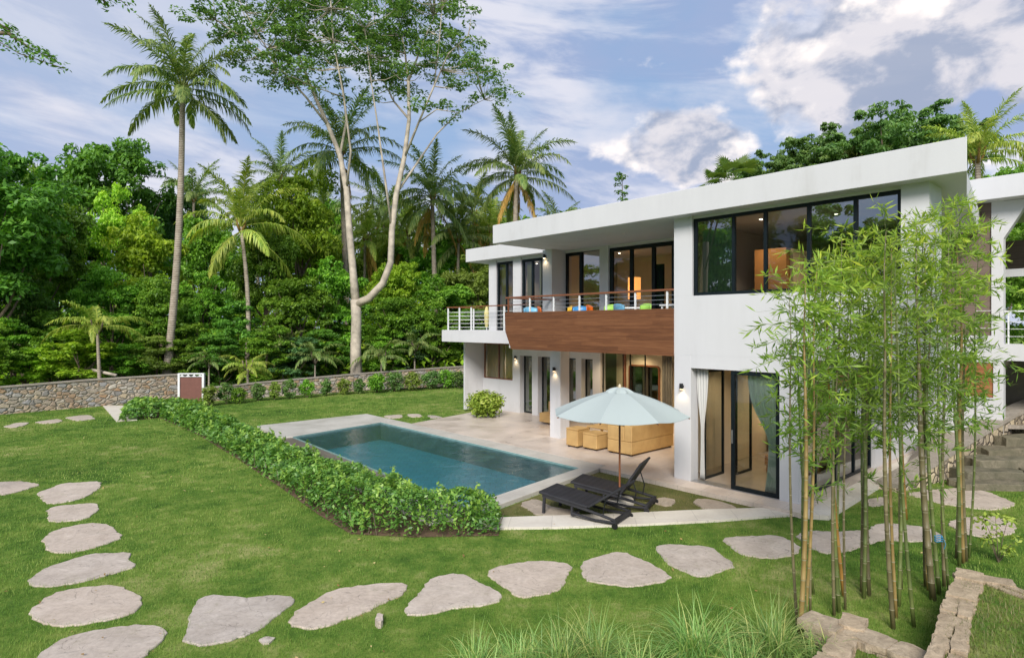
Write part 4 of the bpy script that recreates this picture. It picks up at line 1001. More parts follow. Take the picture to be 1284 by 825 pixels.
for k in range(2):
    e = thing_at("folded_lounger", ("lower" if k == 0 else "upper") + " white lounger of the stack at the balcony's right end", "lounger", -1.0, .85, FL + .45 + .26 * k, "stacked white loungers on the balcony")
    MB().box(0, .9, 0, .6, .03, .08).build("seat", M_['whitemetal'], e, bevel=.01)
    for a_ in (.04, .82):
        for b_ in (.03, .53): MB().box(a_, a_ + .04, b_, b_ + .04, -.1 if k else -.449, .029).build("leg", M_['whitemetal'], e)
e = thing_at("closed_parasol", "closed pale yellow parasol standing on the left balcony beside the column", "parasol", -11.15, 3.4, 3.502)
MB().tube([(0, 0, .12), (0, 0, .3), (0, 0, .7), (0, 0, .93), (0, 0, 1.0)], [.05, .09, .11, .06, .01], 12).build("canopy", yel_c, e)
MB().cyl(0, 0, 0, .12, .018).build("pole", M_['whitemetal'], e)

# ------------------------------------------------------------------ parasol and loungers on the lawn bed
M_['canvas'] = cloth("pale_blue_canvas", (.52, .59, .58)); M_['canvas_in'] = M_['canvas']
M_['pole'] = plain("red_brown_wood_pole", (.26, .10, .045), .4)
ux, uy = at(777, 12.95), 12.95
e = empty("parasol", "pale grey blue parasol with a wooden pole standing between the two loungers", "parasol", (ux, uy, LZ), .35)
MB().cyl(0, 0, 0, .11, .31, 28, .29).build("base", M_['edging'], e, bevel=.01)
MB().cyl(0, 0, .101, .30, .035, 14).build("base_sleeve", M_['whitemetal'], e)
MB().cyl(0, 0, .11, 2.36, .021, 12).build("pole", M_['pole'], e)
def canopy(R0, z_rim, z_top, n=8, sub=6, rows=7, r0=0.0):
    vs = []; fs = []; m = n * sub
    for j in range(rows + 1):
        k = j / rows; r = r0 + (R0 - r0) * k
        for i in range(m):
            a = 2 * math.pi * i / m; u_ = (i % sub) / sub; q = math.cos(math.pi / n) / math.cos((u_ - .5) * 2 * math.pi / n)
            sag = .05 * math.sin(math.pi * u_) * k
            z = z_top + (z_rim - z_top) * (k ** 1.08) - sag * .9 + .03 * math.sin(math.pi * k)
            vs.append((r * q * math.cos(a), r * q * math.sin(a), z))
    for j in range(rows):
        for i in range(m): a = j * m + i; b_ = j * m + (i + 1) % m; fs.append((a, b_, b_ + m, a + m))
    return vs, fs
vs, fs = canopy(1.47, 1.93, 2.40, r0=.16)
c_ = mk("canopy", vs, fs, M_['canvas'], e); q = c_.modifiers.new("thick", 'SOLIDIFY'); q.thickness = .006
vs, fs = canopy(.30, 2.385, 2.47, rows=3, r0=.01)
c_ = mk("vent_cap", vs, fs, M_['canvas'], e); q = c_.modifiers.new("thick", 'SOLIDIFY'); q.thickness = .006
MB().tube([(0, 0, 2.44), (0, 0, 2.48), (0, 0, 2.52), (0, 0, 2.55)], [.02, .035, .03, .006], 12).build("finial", plain("pale_wood_finial", (.6, .5, .35), .5), e)
MB().cyl(0, 0, 1.92, 2.0, .05).build("hub", M_['pole'], e)
for i in range(8):
    a = 2 * math.pi * i / 8; ca, sa = math.cos(a), math.sin(a)
    MB().bar((.05 * ca, .05 * sa, 2.36), (1.46 * ca, 1.46 * sa, 1.90), .018, .02).build("rib", M_['pole'], e)
    MB().bar((.05 * ca, .05 * sa, 1.96), (.80 * ca, .80 * sa, 2.10), .014, .016).build("strut", M_['pole'], e)
M_['rattan'] = wicker("black_rattan", (.010, .010, .013), (.028, .028, .034))
def lounger(x, y, ang, back_deg, label):
    e = empty("sun_lounger", label, "lounger", (x, y, LZ), ang, "black rattan loungers by the pool")
    wd = .38; HX = 1.08; zf, zh = .47, .34; EX = 1.64
    MB().add([(0, -wd, zf - .05), (HX, -wd, zh - .05), (HX, wd, zh - .05), (0, wd, zf - .05), (0, -wd, zf), (HX, -wd, zh), (HX, wd, zh), (0, wd, zf)],
             [(0, 3, 2, 1), (4, 5, 6, 7), (0, 1, 5, 4), (1, 2, 6, 5), (2, 3, 7, 6), (3, 0, 4, 7)]).build("seat", M_['rattan'], e, bevel=.015)
    L = .80; a = R(back_deg); c, s_ = math.cos(a), math.sin(a); vs = []
    for (l, h) in ((0, -.025), (L, -.025), (L, .02), (0, .02)):
        for yy in (-wd, wd): vs.append((HX + .01 + l * c - h * s_, yy, zh - .02 + l * s_ + h * c))
    MB().add(vs, [(0, 2, 3, 1), (2, 4, 5, 3), (4, 6, 7, 5), (6, 0, 1, 7), (0, 6, 4, 2), (1, 3, 5, 7)]).build("backrest", M_['rattan'], e, bevel=.012)
    f = MB()
    for yy in (-wd + .03, wd - .03):
        f.bar((.08, yy, zf - .085), (HX - .02, yy, zh - .075), .04, .05)
        f.tube([(HX - .05, yy, zh - .08), (HX + .25, yy, .21), (EX, yy, .15)], .030, 8)
        f.tube([(.75, yy, .14), (1.25, yy, .09), (EX, yy, .11)], .026, 8)
        f.bar((.74, yy, zh - .05), (.74, yy, .1), .04, .04)
    f.bar((EX, -wd, .13), (EX, wd, .13), .05, .09)
    f.bar((.75, -wd + .03, .13), (.75, wd - .03, .13), .03, .03)
    f.build("frame", M_['rattan'], e)
    for yy in (-wd + .03, wd - .03):
        for xx, top in ((.12, zf - .08), (EX - .02, .10)): MB().bar((xx, yy, top), (xx - .02 if xx < 1 else xx, yy, 0), .05, .045).build("leg", M_['rattan'], e)
        MB().tube([(1.38, yy * .93, .18), (1.42, yy * .93, .40), (HX + .45 * c, yy * .93, zh - .03 + .45 * s_)], .013, 6).build("back_support", M_['blackmetal'], e)
    for yy in (-wd, wd): MB().tube([(EX + .01, yy - .02, .055), (EX + .01, yy + .02, .055)], .055, 14).build("wheel", M_['blackmetal'], e)
    return e
lounger(.74, 12.52, R(-33), 34, "near black rattan lounger with its back half raised, foot towards the pool")
lounger(1.42, 13.32, R(-27), 57, "far black rattan lounger with its back raised steeply, behind the parasol pole")
# ------------------------------------------------------------------ foliage tools
def vnoise(x, y, f, seed):
    r = np.random.default_rng(seed); o = 0
    for k in range(5):
        a = r.uniform(0, 6.28); w_ = f * (1.0 + .45 * k); o = o + np.sin((x * math.cos(a) + y * math.sin(a)) * w_ + r.uniform(0, 6.28)) / (1 + .35 * k)
    return o / 3
def unit(v): return v / np.maximum(np.linalg.norm(v, axis=-1, keepdims=True), 1e-9)
def rand_unit(r, n): return unit(r.normal(size=(n, 3)))
def leaf_quads(c, nrm, L, Wd, r, tang=None, fold=.12):
    """pointed leaves: one rhombus each, lying square to nrm"""
    n = len(c); t = rand_unit(r, n) if tang is None else tang
    a = unit(t - nrm * (t * nrm).sum(1, keepdims=True)); b = np.cross(nrm, a)
    L = np.broadcast_to(np.asarray(L, float), (n,))[:, None]; Wd = np.broadcast_to(np.asarray(Wd, float), (n,))[:, None]
    v = np.stack([c - a * L * .5, c + b * Wd * .5 + nrm * Wd * fold, c + a * L * .5, c - b * Wd * .5 + nrm * Wd * fold], 1)
    return v
def quads_obj(name, v, m, attr, parent=None):
    n = len(v); f = np.arange(n * 4).reshape(n, 4)
    return mk(name, v.reshape(-1, 3), f, m, parent, False, np.repeat(attr, 4))
def puffs(r, centers, radii, per, ls, flat=.62, droop=.25):
    """leaf puffs: leaves sit on the upper shell of each puff"""
    k = len(centers); n = k * per
    ci = np.repeat(np.arange(k), per)
    d = rand_unit(r, n); d[:, 2] = np.abs(d[:, 2]) * np.where(r.uniform(size=n) < .78, 1, -1)
    rr = radii[ci] * r.uniform(.45, 1.08, n) ** .7
    p = centers[ci] + d * rr[:, None] * np.array([1, 1, flat])
    nrm = unit(d * .55 + np.array([0, 0, .75]) + r.normal(size=(n, 3)) * .42)
    L = ls * r.uniform(.65, 1.35, n)
    v = leaf_quads(p, nrm, L, L * r.uniform(.38, .55, n), r)
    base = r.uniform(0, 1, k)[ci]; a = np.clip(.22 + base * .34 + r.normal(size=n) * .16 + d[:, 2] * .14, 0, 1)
    return v, a
def crown_centers(r, nb, rx, rz, zc, sub, rb, hollow=.35, zmin=None):
    """boughs spread through an ellipsoid, each carrying a few puffs"""
    out = []; rad = []; B = []
    while len(B) < nb:
        d = rand_unit(r, 1)[0]; k = r.uniform(hollow, 1) ** .6
        c = np.array([d[0] * rx * k, d[1] * rx * k, zc + d[2] * rz * k])
        if zmin is not None and c[2] < zmin: continue
        if d[2] < -.55 and r.uniform() < .6: continue
        B.append(c)
    for c in B:
        R_ = rb * r.uniform(.7, 1.35)
        for _ in range(sub):
            d = rand_unit(r, 1)[0]; d[2] = abs(d[2]) * .7 - .1
            out.append(c + d * R_ * r.uniform(.5, 1.1)); rad.append(R_ * r.uniform(.38, .62))
    return np.array(B), np.array(out), np.array(rad)
def limbs(B, base, r, r0, zf=.45, k=10):
    mb = MB(); base = np.array(base, float); top = B[:, 2].max()
    cx, cy = 0, 0; pts = []; n = 7
    for i in range(n):
        z = base[2] + (top * .8 - base[2]) * i / (n - 1); pts.append((base[0] + .25 * math.sin(i * 1.3), base[1] + .2 * math.cos(i * 1.7), z))
    mb.tube(pts, [r0 * (1.25 if i == 0 else 1 - .75 * i / (n - 1)) for i in range(n)], 9)
    idx = r.choice(len(B), min(k, len(B)), replace=False)
    for i in idx:
        c = B[i]; z0 = max(base[2] + (top - base[2]) * .25, c[2] * r.uniform(.45, .75)); j = min(n - 1, max(0, int((z0 - base[2]) / (top * .8 - base[2]) * (n - 1))))
        a = Vector(pts[j]); b_ = Vector(c); m = a.lerp(b_, .5) + Vector((0, 0, .12 * (b_ - a).length * -1))
        mb.tube([a, m, b_], [r0 * .42, r0 * .25, r0 * .08], 6)
    return mb
# tree kinds: unit size 10 m high, crown radius about 3.6
def tree_proto(seed, nb, sub, rb, ls, per, flat=.62, rx=3.3, rz=3.6, zc=5.9, r0=.26, hollow=.3):
    r = np.random.default_rng(seed)
    B, c, rad = crown_centers(r, nb, rx, rz, zc, sub, rb, hollow)
    v, a = puffs(r, c, rad, per, ls, flat)
    return ('t', v, a, limbs(B, (0, 0, -.3), r, r0))
def proto_mesh(name, v, a):
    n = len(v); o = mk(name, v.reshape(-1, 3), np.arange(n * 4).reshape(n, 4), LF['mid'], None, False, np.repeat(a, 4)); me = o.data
    bpy.data.objects.remove(o); return me
def mb_mesh(name, mb, m, smooth=True):
    o = mb.build(name, m, None, smooth); me = o.data; bpy.data.objects.remove(o); return me
TP = {}
for key, args in {
    'a': dict(seed=11, nb=48, sub=7, rb=1.0, ls=.27, per=80),
    'b': dict(seed=12, nb=42, sub=8, rb=1.1, ls=.25, per=95, flat=.55),
    'c': dict(seed=13, nb=60, sub=6, rb=.85, ls=.25, per=72, flat=.7),
    'd': dict(seed=14, nb=38, sub=8, rb=1.0, ls=.32, per=62, flat=.55, hollow=.2),
    's': dict(seed=15, nb=38, sub=6, rb=1.0, ls=.34, per=66, rx=3.2, rz=4.6, zc=4.6, r0=.16),   # bushy to the ground
    'u': dict(seed=16, nb=60, sub=7, rb=.55, ls=.19, per=46, flat=.30, rx=3.7, rz=1.5, zc=8.3, hollow=.1),  # flat umbrella crown
  }.items():
    _, v, a, lm = tree_proto(**args)
    TP[key] = (proto_mesh("crown", v, a), mb_mesh("trunk", lm, M_['bark']))
def place_tree(kind, px, d, top_y, rpx, leaf, label, name="broadleaf_tree", group=None, cat="tree", base=LZ, rz=None, hsc=1.0, y_extra=0):
    h = zz(top_y, d) - base; rad = rpx * d / F
    i = len(bpy.data.objects)
    e = empty(name, label, cat, (at(px, d), d, base), (px * 1.7 + d) % 6.28 if rz is None else rz, group)
    e.scale = (rad / 3.9, rad / 3.9, h / (9.9 if kind != 'u' else 10.1))
    for me, nm in zip(TP[kind], ("crown", "trunk")):
        o = bpy.data.objects.new(nm, me); C.objects.link(o); o.parent = e
        if nm == "crown":
            o.material_slots[0].link = 'OBJECT'; o.material_slots[0].material = LF[leaf]
    return e
T = [
 # kind px d top rpx leaf label
 ('b', -28, 30, 150, 105, 'dark', "big dark leaved tree filling the left photo edge above the wall"),
 ('c', 30, 36, 205, 70, 'mid', "glossy mid green tree second from the left photo edge"),
 ('a', 132, 52, 153, 76, 'dark', "tall dark domed tree rising highest behind the left wall, left of the tall palm"),
 ('d', 70, 41, 270, 62, 'dark', "deep green tree below the left side of the tall dark dome"),
 ('a', 62, 40, 262, 50, 'mid', "green tree in front of the tall dark dome, near the left edge"),
 ('d', 190, 38, 262, 52, 'yellow', "yellow green tree just left of the tall palm trunk"),
 ('c', 150, 43, 232, 44, 'bright', "fresh green crown under the right side of the tall dark dome"),
 ('a', 262, 46, 258, 46, 'mid', "mid green tree right of the tall palm trunk"),
 ('c', 235, 60, 222, 52, 'blue', "bluish far tree behind the tall palm trunk"),
 ('b', 372, 44, 207, 62, 'bright', "bright light green tree left of the forked pale tree"),
 ('c', 330, 40, 262, 46, 'mid', "bushy green tree below the bright light green one"),
 ('a', 408, 55, 232, 44, 'mid', "green tree behind the left stem of the forked pale tree"),
 ('d', 425, 40, 318, 44, 'mid', "broad leaved tree right behind the fork of the pale tree"),
 ('c', 478, 58, 270, 50, 'olive', "olive tree between the two stems of the pale tree"),
 ('a', 495, 44, 318, 40, 'bright', "light green tree right of the forked pale tree"),
 ('b', 545, 52, 285, 48, 'mid', "mid green tree left of the palm with hanging yellow fronds"),
 ('c', 598, 46, 318, 52, 'olive', "olive green tree beside the house's left roof"),
 ('d', 560, 42, 340, 46, 'mid', "green tree left of the upper balcony railing"),
 ('a', 620, 60, 268, 60, 'mid', "far green tree rising behind the left end of the house roof"),
 ('c', 690, 66, 282, 55, 'blue', "far bluish tree mostly hidden behind the long white roof"),
 ('b', 15, 33, 330, 48, 'dark', "low dark tree over the left part of the boundary wall"),
 ('c', 255, 37, 340, 40, 'mid', "lower green tree between the tall palm and the slim palm"),
 ('b', 205, 35.5, 345, 40, 'mid', "low green tree directly left of the tall palm's foot"),
 ('a', 500, 39, 365, 40, 'mid', "low green tree right of the pale trunk"),
 ('a', 375, 38, 340, 46, 'mid', "green low tree left of the pale trunk"),
 ('c', 545, 39, 375, 40, 'mid', "low green tree near the far end of the boundary wall"),
 ('b', 140, 35, 335, 46, 'mid', "leafy tree behind the small curved palm"),
]
for k, px, d, ty, rp_, lf, lab in T:
    place_tree(k, px, d, ty, rp_, lf, lab)
SH = [
 (35, 30, 432, 44, 'bright', "yellow green bush hanging over the left end of the wall"), (95, 31, 408, 50, 'bright', "bright bush left of the small curved palm stem"),
 (-30, 28, 400, 50, 'mid', "bush at the extreme left above the wall"), (155, 33, 428, 36, 'mid', "bush right of the small curved palm stem"),
 (198, 34, 418, 36, 'olive', "reddish olive bush at the tall palm's foot"), (235, 35, 402, 36, 'mid', "bush behind the small gate"),
 (275, 35, 415, 34, 'dark', "dark bush right of the small gate"), (335, 35.5, 405, 40, 'mid', "bush between the low fan of fronds and the pale trunk"),
 (372, 36, 420, 36, 'blue', "bluish bush left of the pale trunk's foot"), (410, 37.5, 410, 34, 'dark', "dark bush close left of the pale trunk's foot"),
 (485, 38, 412, 34, 'mid', "bush right of the pale trunk's foot"), (520, 39, 405, 34, 'blue', "bluish bush above the far half of the wall"),
 (556, 40, 398, 36, 'mid', "bush above the wall close to the house"), (590, 41, 385, 38, 'dark', "dark bush touching the house's left balcony"),
 (65, 32, 385, 36, 'mid', "bush rising behind the bright bush at left"), (300, 37, 372, 36, 'dark', "dark bush behind the slim palm's stem"),
 (440, 40, 385, 36, 'mid', "bush straight behind the pale trunk"), (15, 31, 395, 40, 'mid', "tall bush at the left edge, below the low dark tree"),
 (640, 44, 400, 50, 'mid', "bush behind the house's left corner")]
for px, d, ty, rp_, lf, lab in SH:
    place_tree('s', px, d, ty, rp_, lf, lab, "bush", cat="bush")
# far wood behind everything: reads as one mass
def far_wood():
    r = np.random.default_rng(77); cs = []; rd = []
    for i in range(115):
        px = r.uniform(-420, 1500); d = r.uniform(72, 105)
        if 760 < px < 1320: top = r.uniform(300, 345)
        else: top = r.uniform(262, 335)
        x = at(px, d); H = zz(top, d); R_ = r.uniform(4, 7)
        for _ in range(60):
            dd = rand_unit(r, 1)[0]; dd[2] = abs(dd[2]) if r.uniform() < .6 else dd[2]
            cs.append([x + dd[0] * R_, d + dd[1] * R_, max(.5, H * .55 + dd[2] * H * .42)]); rd.append(r.uniform(.9, 1.7))
    v, a = puffs(r, np.array(cs), np.array(rd), 16, .95, .6)
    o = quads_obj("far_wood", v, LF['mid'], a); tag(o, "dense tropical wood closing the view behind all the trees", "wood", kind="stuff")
far_wood()
def undergrowth():
    r = np.random.default_rng(78); cs = []; rd = []
    for i in range(420):
        px = r.uniform(-330, 760); d = r.uniform(36, 66) + max(0, px - 250) * .012; x = at(px, d)
        h = r.uniform(2.5, 6.5) * (.6 if d < 46 else 1.2)
        for _ in range(16): cs.append([x + r.normal() * 1.5, d + r.normal(), r.uniform(.1, h)]); rd.append(r.uniform(.6, 1.2))
    v, a = puffs(r, np.array(cs), np.array(rd), 20, .40, .7)
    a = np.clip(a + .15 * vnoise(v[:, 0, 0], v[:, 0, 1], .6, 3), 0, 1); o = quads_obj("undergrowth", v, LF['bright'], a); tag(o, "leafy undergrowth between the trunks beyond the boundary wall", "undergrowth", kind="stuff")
undergrowth()
# trees behind the roof at the right
for px, d, ty, rp_, lf, lab in [
    (1115, 44, 129, 84, 'tall', "highest spreading flat crowned tree behind the right end of the roof"),
    (1040, 47, 155, 76, 'tall', "middle flat crowned tree rising behind the long roof"),
    (985, 50, 180, 62, 'tall', "lowest flat crowned tree rising behind the middle of the roof"),
    (1190, 42, 146, 62, 'tall', "flat crowned tree behind the bright palm at the right"),
    (945, 52, 200, 48, 'tall', "small flat crown just right of the fan palms behind the roof")]:
    place_tree('u', px, d, ty, rp_, lf, lab, "umbrella_tree")
for px, d, ty, rp_, lf, lab in [(975, 54, 196, 46, 'olive', "olive tree filling the gap beside the fan palms"), (1080, 46, 165, 60, 'olive', "olive undergrowth tree below the highest flat crown"), (1150, 44, 165, 50, 'olive', "olive tree left of the bright palm behind the roof"),
    (1300, 30, 255, 60, 'mid', "green tree seen through the right wing's opening"), (1015, 52, 200, 42, 'olive', "olive tree at the left foot of the flat crowned group"), (1240, 45, 195, 60, 'mid', "green tree behind the bright palm's fronds")]:
    place_tree('a', px, d, ty, rp_, lf, lab)

# ------------------------------------------------------------------ palms
def frond(r, L, e0, droop, leaflet=.80, nl=58, tw=0.0, dead=False):
    """frond from the origin along +x: e0 start elevation, droop total bend"""
    n = 26; p = np.zeros((n, 3)); ang = e0; ds = L / (n - 1)
    A = [e0]
    for i in range(1, n):
        k = i / (n - 1); ang = e0 - droop * k ** 1.35; A.append(ang)
        p[i] = p[i - 1] + np.array([math.cos(ang) * ds, tw * k * ds, math.sin(ang) * ds])
    mb_v, mb_f = tube([tuple(q) for q in p], [.035 * (1 - .85 * i / (n - 1)) * L / 4.5 + .004 for i in range(n)], 5)
    vs = []; fs = []; at_ = []
    for i in range(nl * 2):
        side = 1 if i % 2 else -1; k = .14 + .86 * (i // 2 + .5) / nl; x = k * (n - 1); j = min(n - 2, int(x)); f = x - j
        b = p[j] * (1 - f) + p[j + 1] * f; a = A[j]
        fw = np.array([math.cos(a), 0, math.sin(a)]); up = np.array([-math.sin(a), 0, math.cos(a)])
        ll = leaflet * (math.sin(math.pi * min(1, k * .93 + .10)) ** .55) * r.uniform(.82, 1.1) * (L / 4.5)
        sweep = .45 + .55 * k + r.normal() * .13; vv = (.20 - .2 * k) + r.normal() * .22
        dr = unit(np.array([0, side, 0.]) * math.cos(sweep) + fw * math.sin(sweep) + up * vv)
        g = np.array([0, 0, -1.])
        hang = max(0.0, min(1.0, (1.15 - e0) / .9)); dr = unit(dr + g * hang * .45); m = b + dr * ll * .45; tip = m + unit(dr + g * ((.9 + 1.5 * hang) if not dead else 2.6) * r.uniform(.6, 1.2)) * ll * .6
        wd = .034 * L / 4.5 * r.uniform(.8, 1.2); wv = unit(np.cross(dr, up)) * wd if abs(np.dot(dr, up)) < .99 else fw * wd
        q = len(vs); vs += [b - wv * .6, b + wv * .6, m + wv, m - wv, tip]; fs += [(q, q + 1, q + 2, q + 3), (q + 3, q + 2, q + 4)]
        t = np.clip(.35 + .25 * r.normal() + .25 * k, 0, 1); at_ += [t] * 4 + [min(1, t + .35)]
    q = len(vs); vs += [np.array(v_) for v_ in mb_v]; fs += [tuple(q + i for i in f) for f in mb_f]; at_ += [.85] * len(mb_v)
    o = mk("frond", vs, fs, LF['palm'], None, False, at_); me = o.data; bpy.data.objects.remove(o); return me
FR = {}
r_ = np.random.default_rng(5)
for nm, e0, dr in (('up', 78, 50), ('high', 62, 75), ('mid', 42, 88), ('side', 22, 82), ('low', 2, 70), ('hang', -28, 50), ('dead', -55, 28)):
    FR[nm] = [frond(r_, 4.5, R(e0 + r_.uniform(-5, 5)), R(dr + r_.uniform(-12, 12)), tw=r_.uniform(-.15, .15), dead=(nm == 'dead')) for _ in range(2)]
def palm(name, label, base, top, L, leaf='palm', trunk_r=.17, counts=None, seed=0, bend=.0, dead=0, nuts=True, group=None, bark='palmbark'):
    """base, top: world points of trunk foot and crown; fronds are parts"""
    r = np.random.default_rng(seed)
    bx, by, bz = base; e = empty(name, label, "palm", (bx, by, bz), 0, group)
    tx, ty, tz = top[0] - bx, top[1] - by, top[2] - bz
    n = 14; pts = []
    for i in range(n):
        k = i / (n - 1); q = k ** 1.0
        pts.append((tx * q + bend * math.sin(math.pi * k), ty * q, tz * k))
    if tz > .3:
        MB().tube(pts, [trunk_r * (1.55 if i == 0 else (1.12 if i == 1 else 1.0 - .38 * i / (n - 1))) for i in range(n)], 10).build("trunk", M_[bark], e, True)
    counts = counts or dict(up=3, high=4, mid=5, side=5, low=3, hang=1)
    az = r.uniform(0, 6.28)
    for kind, c in counts.items():
        for i in range(c):
            az += 2.399 + r.uniform(-.25, .25)
            me = FR[kind][int(r.integers(2))]; o = bpy.data.objects.new("frond", me); C.objects.link(o); o.parent = e
            o.location = (tx, ty, tz - (.25 if kind in ('low', 'hang', 'dead') else 0) * L / 4.5); o.rotation_euler = (r.normal() * .08, 0, az); s = L / 4.5 * r.uniform(.85, 1.08); o.scale = (s, s, s)
            o.material_slots[0].link = 'OBJECT'; o.material_slots[0].material = LF['palmdead' if kind == 'dead' else leaf]
    for i in range(dead):
        az += 2.0; me = FR['dead'][i % 2]; o = bpy.data.objects.new("frond", me); C.objects.link(o); o.parent = e; o["label"] = "dry yellow brown frond hanging down"
        o.location = (tx, ty, tz - .3); o.rotation_euler = (0, 0, az); s = L / 4.5 * r.uniform(.7, .95); o.scale = (s, s, s); o.material_slots[0].link = 'OBJECT'; o.material_slots[0].material = LF['palmdead']
    if tz > .3:
        m = MB()
        for i in range(9):
            a = i * 2.1; m.tube([(tx, ty, tz - .35), (tx + .22 * math.cos(a), ty + .22 * math.sin(a), tz + .05), (tx + .30 * math.cos(a), ty + .30 * math.sin(a), tz + .45)], [.10 * L / 4.5, .07 * L / 4.5, .03], 6)
        m.build("leaf_base", LF['palmdead'] if nuts else M_['bark'], e, True)
    return e
def P3(px, py, d): return (at(px, d), d, zz(py, d))
def palm_px(label, bpx, px, py, d, L, **k):
    return palm("coconut_palm", label, (at(bpx, d), d, LZ), P3(px, py, d), L, **k)
palm_px("tallest coconut palm with a slightly leaning pale trunk, standing clear of the wood at left", 207, 229, 112, 34, 5.0, trunk_r=.22, seed=4, bend=.25, counts=dict(up=4, high=4, mid=5, side=7, low=5, hang=1), leaf='palm')
palm_px("coconut palm whose crown shows behind the left stem of the forked pale tree", 438, 428, 192, 46, 5.6, trunk_r=.27, seed=6, counts=dict(up=4, high=4, mid=4, side=5, low=4, hang=1), dead=1)
palm_px("coconut palm with hanging orange brown fronds, right behind the roof's left end", 640, 648, 218, 42, 4.8, trunk_r=.24, seed=9, counts=dict(up=5, high=5, mid=6, side=6, low=5, hang=3), dead=5)
palm_px("coconut palm between the forked pale tree and the palm with orange fronds", 548, 542, 248, 48, 5.2, trunk_r=.24, seed=12, counts=dict(up=4, high=4, mid=5, side=5, low=5, hang=4), dead=3)
palm_px("slim coconut palm with a thin crooked trunk rising from the wall middle", 308, 302, 285, 36.5, 4.6, trunk_r=.16, seed=15, bend=.3, counts=dict(up=5, high=3, mid=4, side=3, low=2, hang=3), leaf='palmlight')
palm_px("distant coconut palm behind the slim crooked one", 348, 350, 225, 58, 4.6, seed=18, counts=dict(up=3, high=4, mid=4, side=4, low=2))
palm_px("distant coconut palm close right of the tall palm's trunk", 240, 243, 250, 56, 4.6, seed=21, counts=dict(up=3, high=4, mid=4, side=4, low=2))
palm_px("distant coconut palm between the two stems of the forked pale tree", 480, 482, 268, 58, 5.0, seed=24, dead=1)
palm_px("yellowing distant palm at the left stem of the forked pale tree", 455, 458, 300, 52, 4.4, seed=26, dead=3, leaf='palmlight')
palm_px("distant palm between the two palms with dry fronds", 590, 594, 268, 56, 5.0, seed=27, dead=2)
palm_px("distant palm showing its fronds above the roof's left third", 700, 702, 292, 55, 4.4, seed=30)
palm_px("bright green palm rising behind the right wing's roof", 1232, 1226, 196, 22, 2.6, trunk_r=.14, seed=33, leaf='palmlight', counts=dict(up=4, high=5, mid=5, side=5, low=3, hang=1))
palm_px("yellowish distant palm left of the palm with long hanging fronds", 508, 512, 292, 53, 4.6, seed=51, dead=2, leaf='palmlight')
palm_px("distant palm low between the two palms with dry fronds", 572, 575, 300, 50, 4.6, seed=52, dead=2)
palm_px("distant palm between the bright light green tree and the pale trunk", 410, 408, 268, 56, 4.6, seed=53, dead=1)
palm_px("distant palm half hidden between slim palm and the bright light green tree", 325, 322, 268, 54, 4.4, seed=54)
palm_px("leaning distant palm at the left end of the roof, below the orange fronded palm", 618, 615, 290, 52, 4.6, seed=55, dead=2, leaf='palmlight')
def young(label, px, py, d, L, base_px=None, seed=0, trunk_r=.08, counts=None, leaf='palmlight', name="young_palm"):
    return palm(name, label, (at(base_px or px, d), d, LZ), P3(px, py, d), L, seed=seed, trunk_r=trunk_r, leaf=leaf, counts=counts or dict(high=3, mid=5, side=4), nuts=False)
young("small palm with strongly arching fronds behind the left wall", 122, 412, 30.5, 2.6, 126, 41, .10, dict(high=2, mid=5, side=5))
young("low bright palm behind the wall, below the slim palm's trunk", 310, 462, 32.6, 1.7, 312, 42, .09, dict(high=2, mid=5, side=5, low=2))
young("low ferny palm left of the pale trunk's foot", 395, 450, 35.2, 2.1, None, 43, .06, None, 'palm')
young("low ferny palm right of the pale trunk's foot", 478, 448, 36.5, 2.3, None, 44, .06, None, 'palm')
young("low ferny palm above the far half of the wall", 520, 436, 37.6, 2.2, None, 45, .06, None, 'palm')
young("ferny palm between two bushes left of the pale trunk", 355, 435, 36.0, 2.0, None, 46, .06, None, 'palm')
young("ferny young palm beside the house's left corner", 558, 425, 39.5, 2.4, None, 47, .06, None, 'palm')
young("dark ferny palm above the wall, left of the low bright palm", 262, 455, 34.0, 1.6, None, 48, .06, None, 'palm')
# fan palm behind the roof
def fan_palm(px, py, d, R0, label, seed):
    r = np.random.default_rng(seed); e = empty("fan_palm", label, "palm", (at(px, d), d, LZ), 0)
    tz = zz(py, d) - LZ
    MB().tube([(0, 0, 0), (.1, 0, tz * .5), (0, 0, tz)], [.2, .15, .13], 9).build("trunk", M_['palmbark'], e, True)
    for k in range(12):
        az = k * 2.399; el = R(r.uniform(-10, 75)); c = np.array([math.cos(az) * math.cos(el), math.sin(az) * math.cos(el), math.sin(el)]) * R0 * .62
        fw = unit(c + np.array([0, 0, -.2])); sd_ = unit(np.cross(fw, [0, 0, 1.0])); vs = [c]; fs = []; at_ = [.5]
        for i in range(17):
            a = R(-115 + 230 * i / 16); dr = fw * math.cos(a) + sd_ * math.sin(a); tip = c + dr * R0 * .55 + np.array([0, 0, -.10 * R0]); w_ = np.cross(dr, unit(np.cross(fw, sd_))) * .035 * R0
            q = len(vs); vs += [c + dr * R0 * .28 + w_, tip, c + dr * R0 * .28 - w_]; fs.append((0, q, q + 1, q + 2)); at_ += [.3 + .4 * r.uniform()] * 3
        q = len(vs); tv, tf = tube([(0, 0, 0), tuple(c)], .02, 4); vs += [np.array(x) for x in tv]; fs += [tuple(q + i for i in f) for f in tf]; at_ += [.5] * len(tv)
        o = mk("leaf", vs, fs, LF['palm'], e, False, at_); o.location = (0, 0, tz)
fan_palm(922, 226, 40, 1.9, "fan palm rising behind the roof, rightmost of the pair", 3)
fan_palm(898, 232, 41, 1.3, "smaller darker fan palm behind the roof, leftmost of the pair", 4)
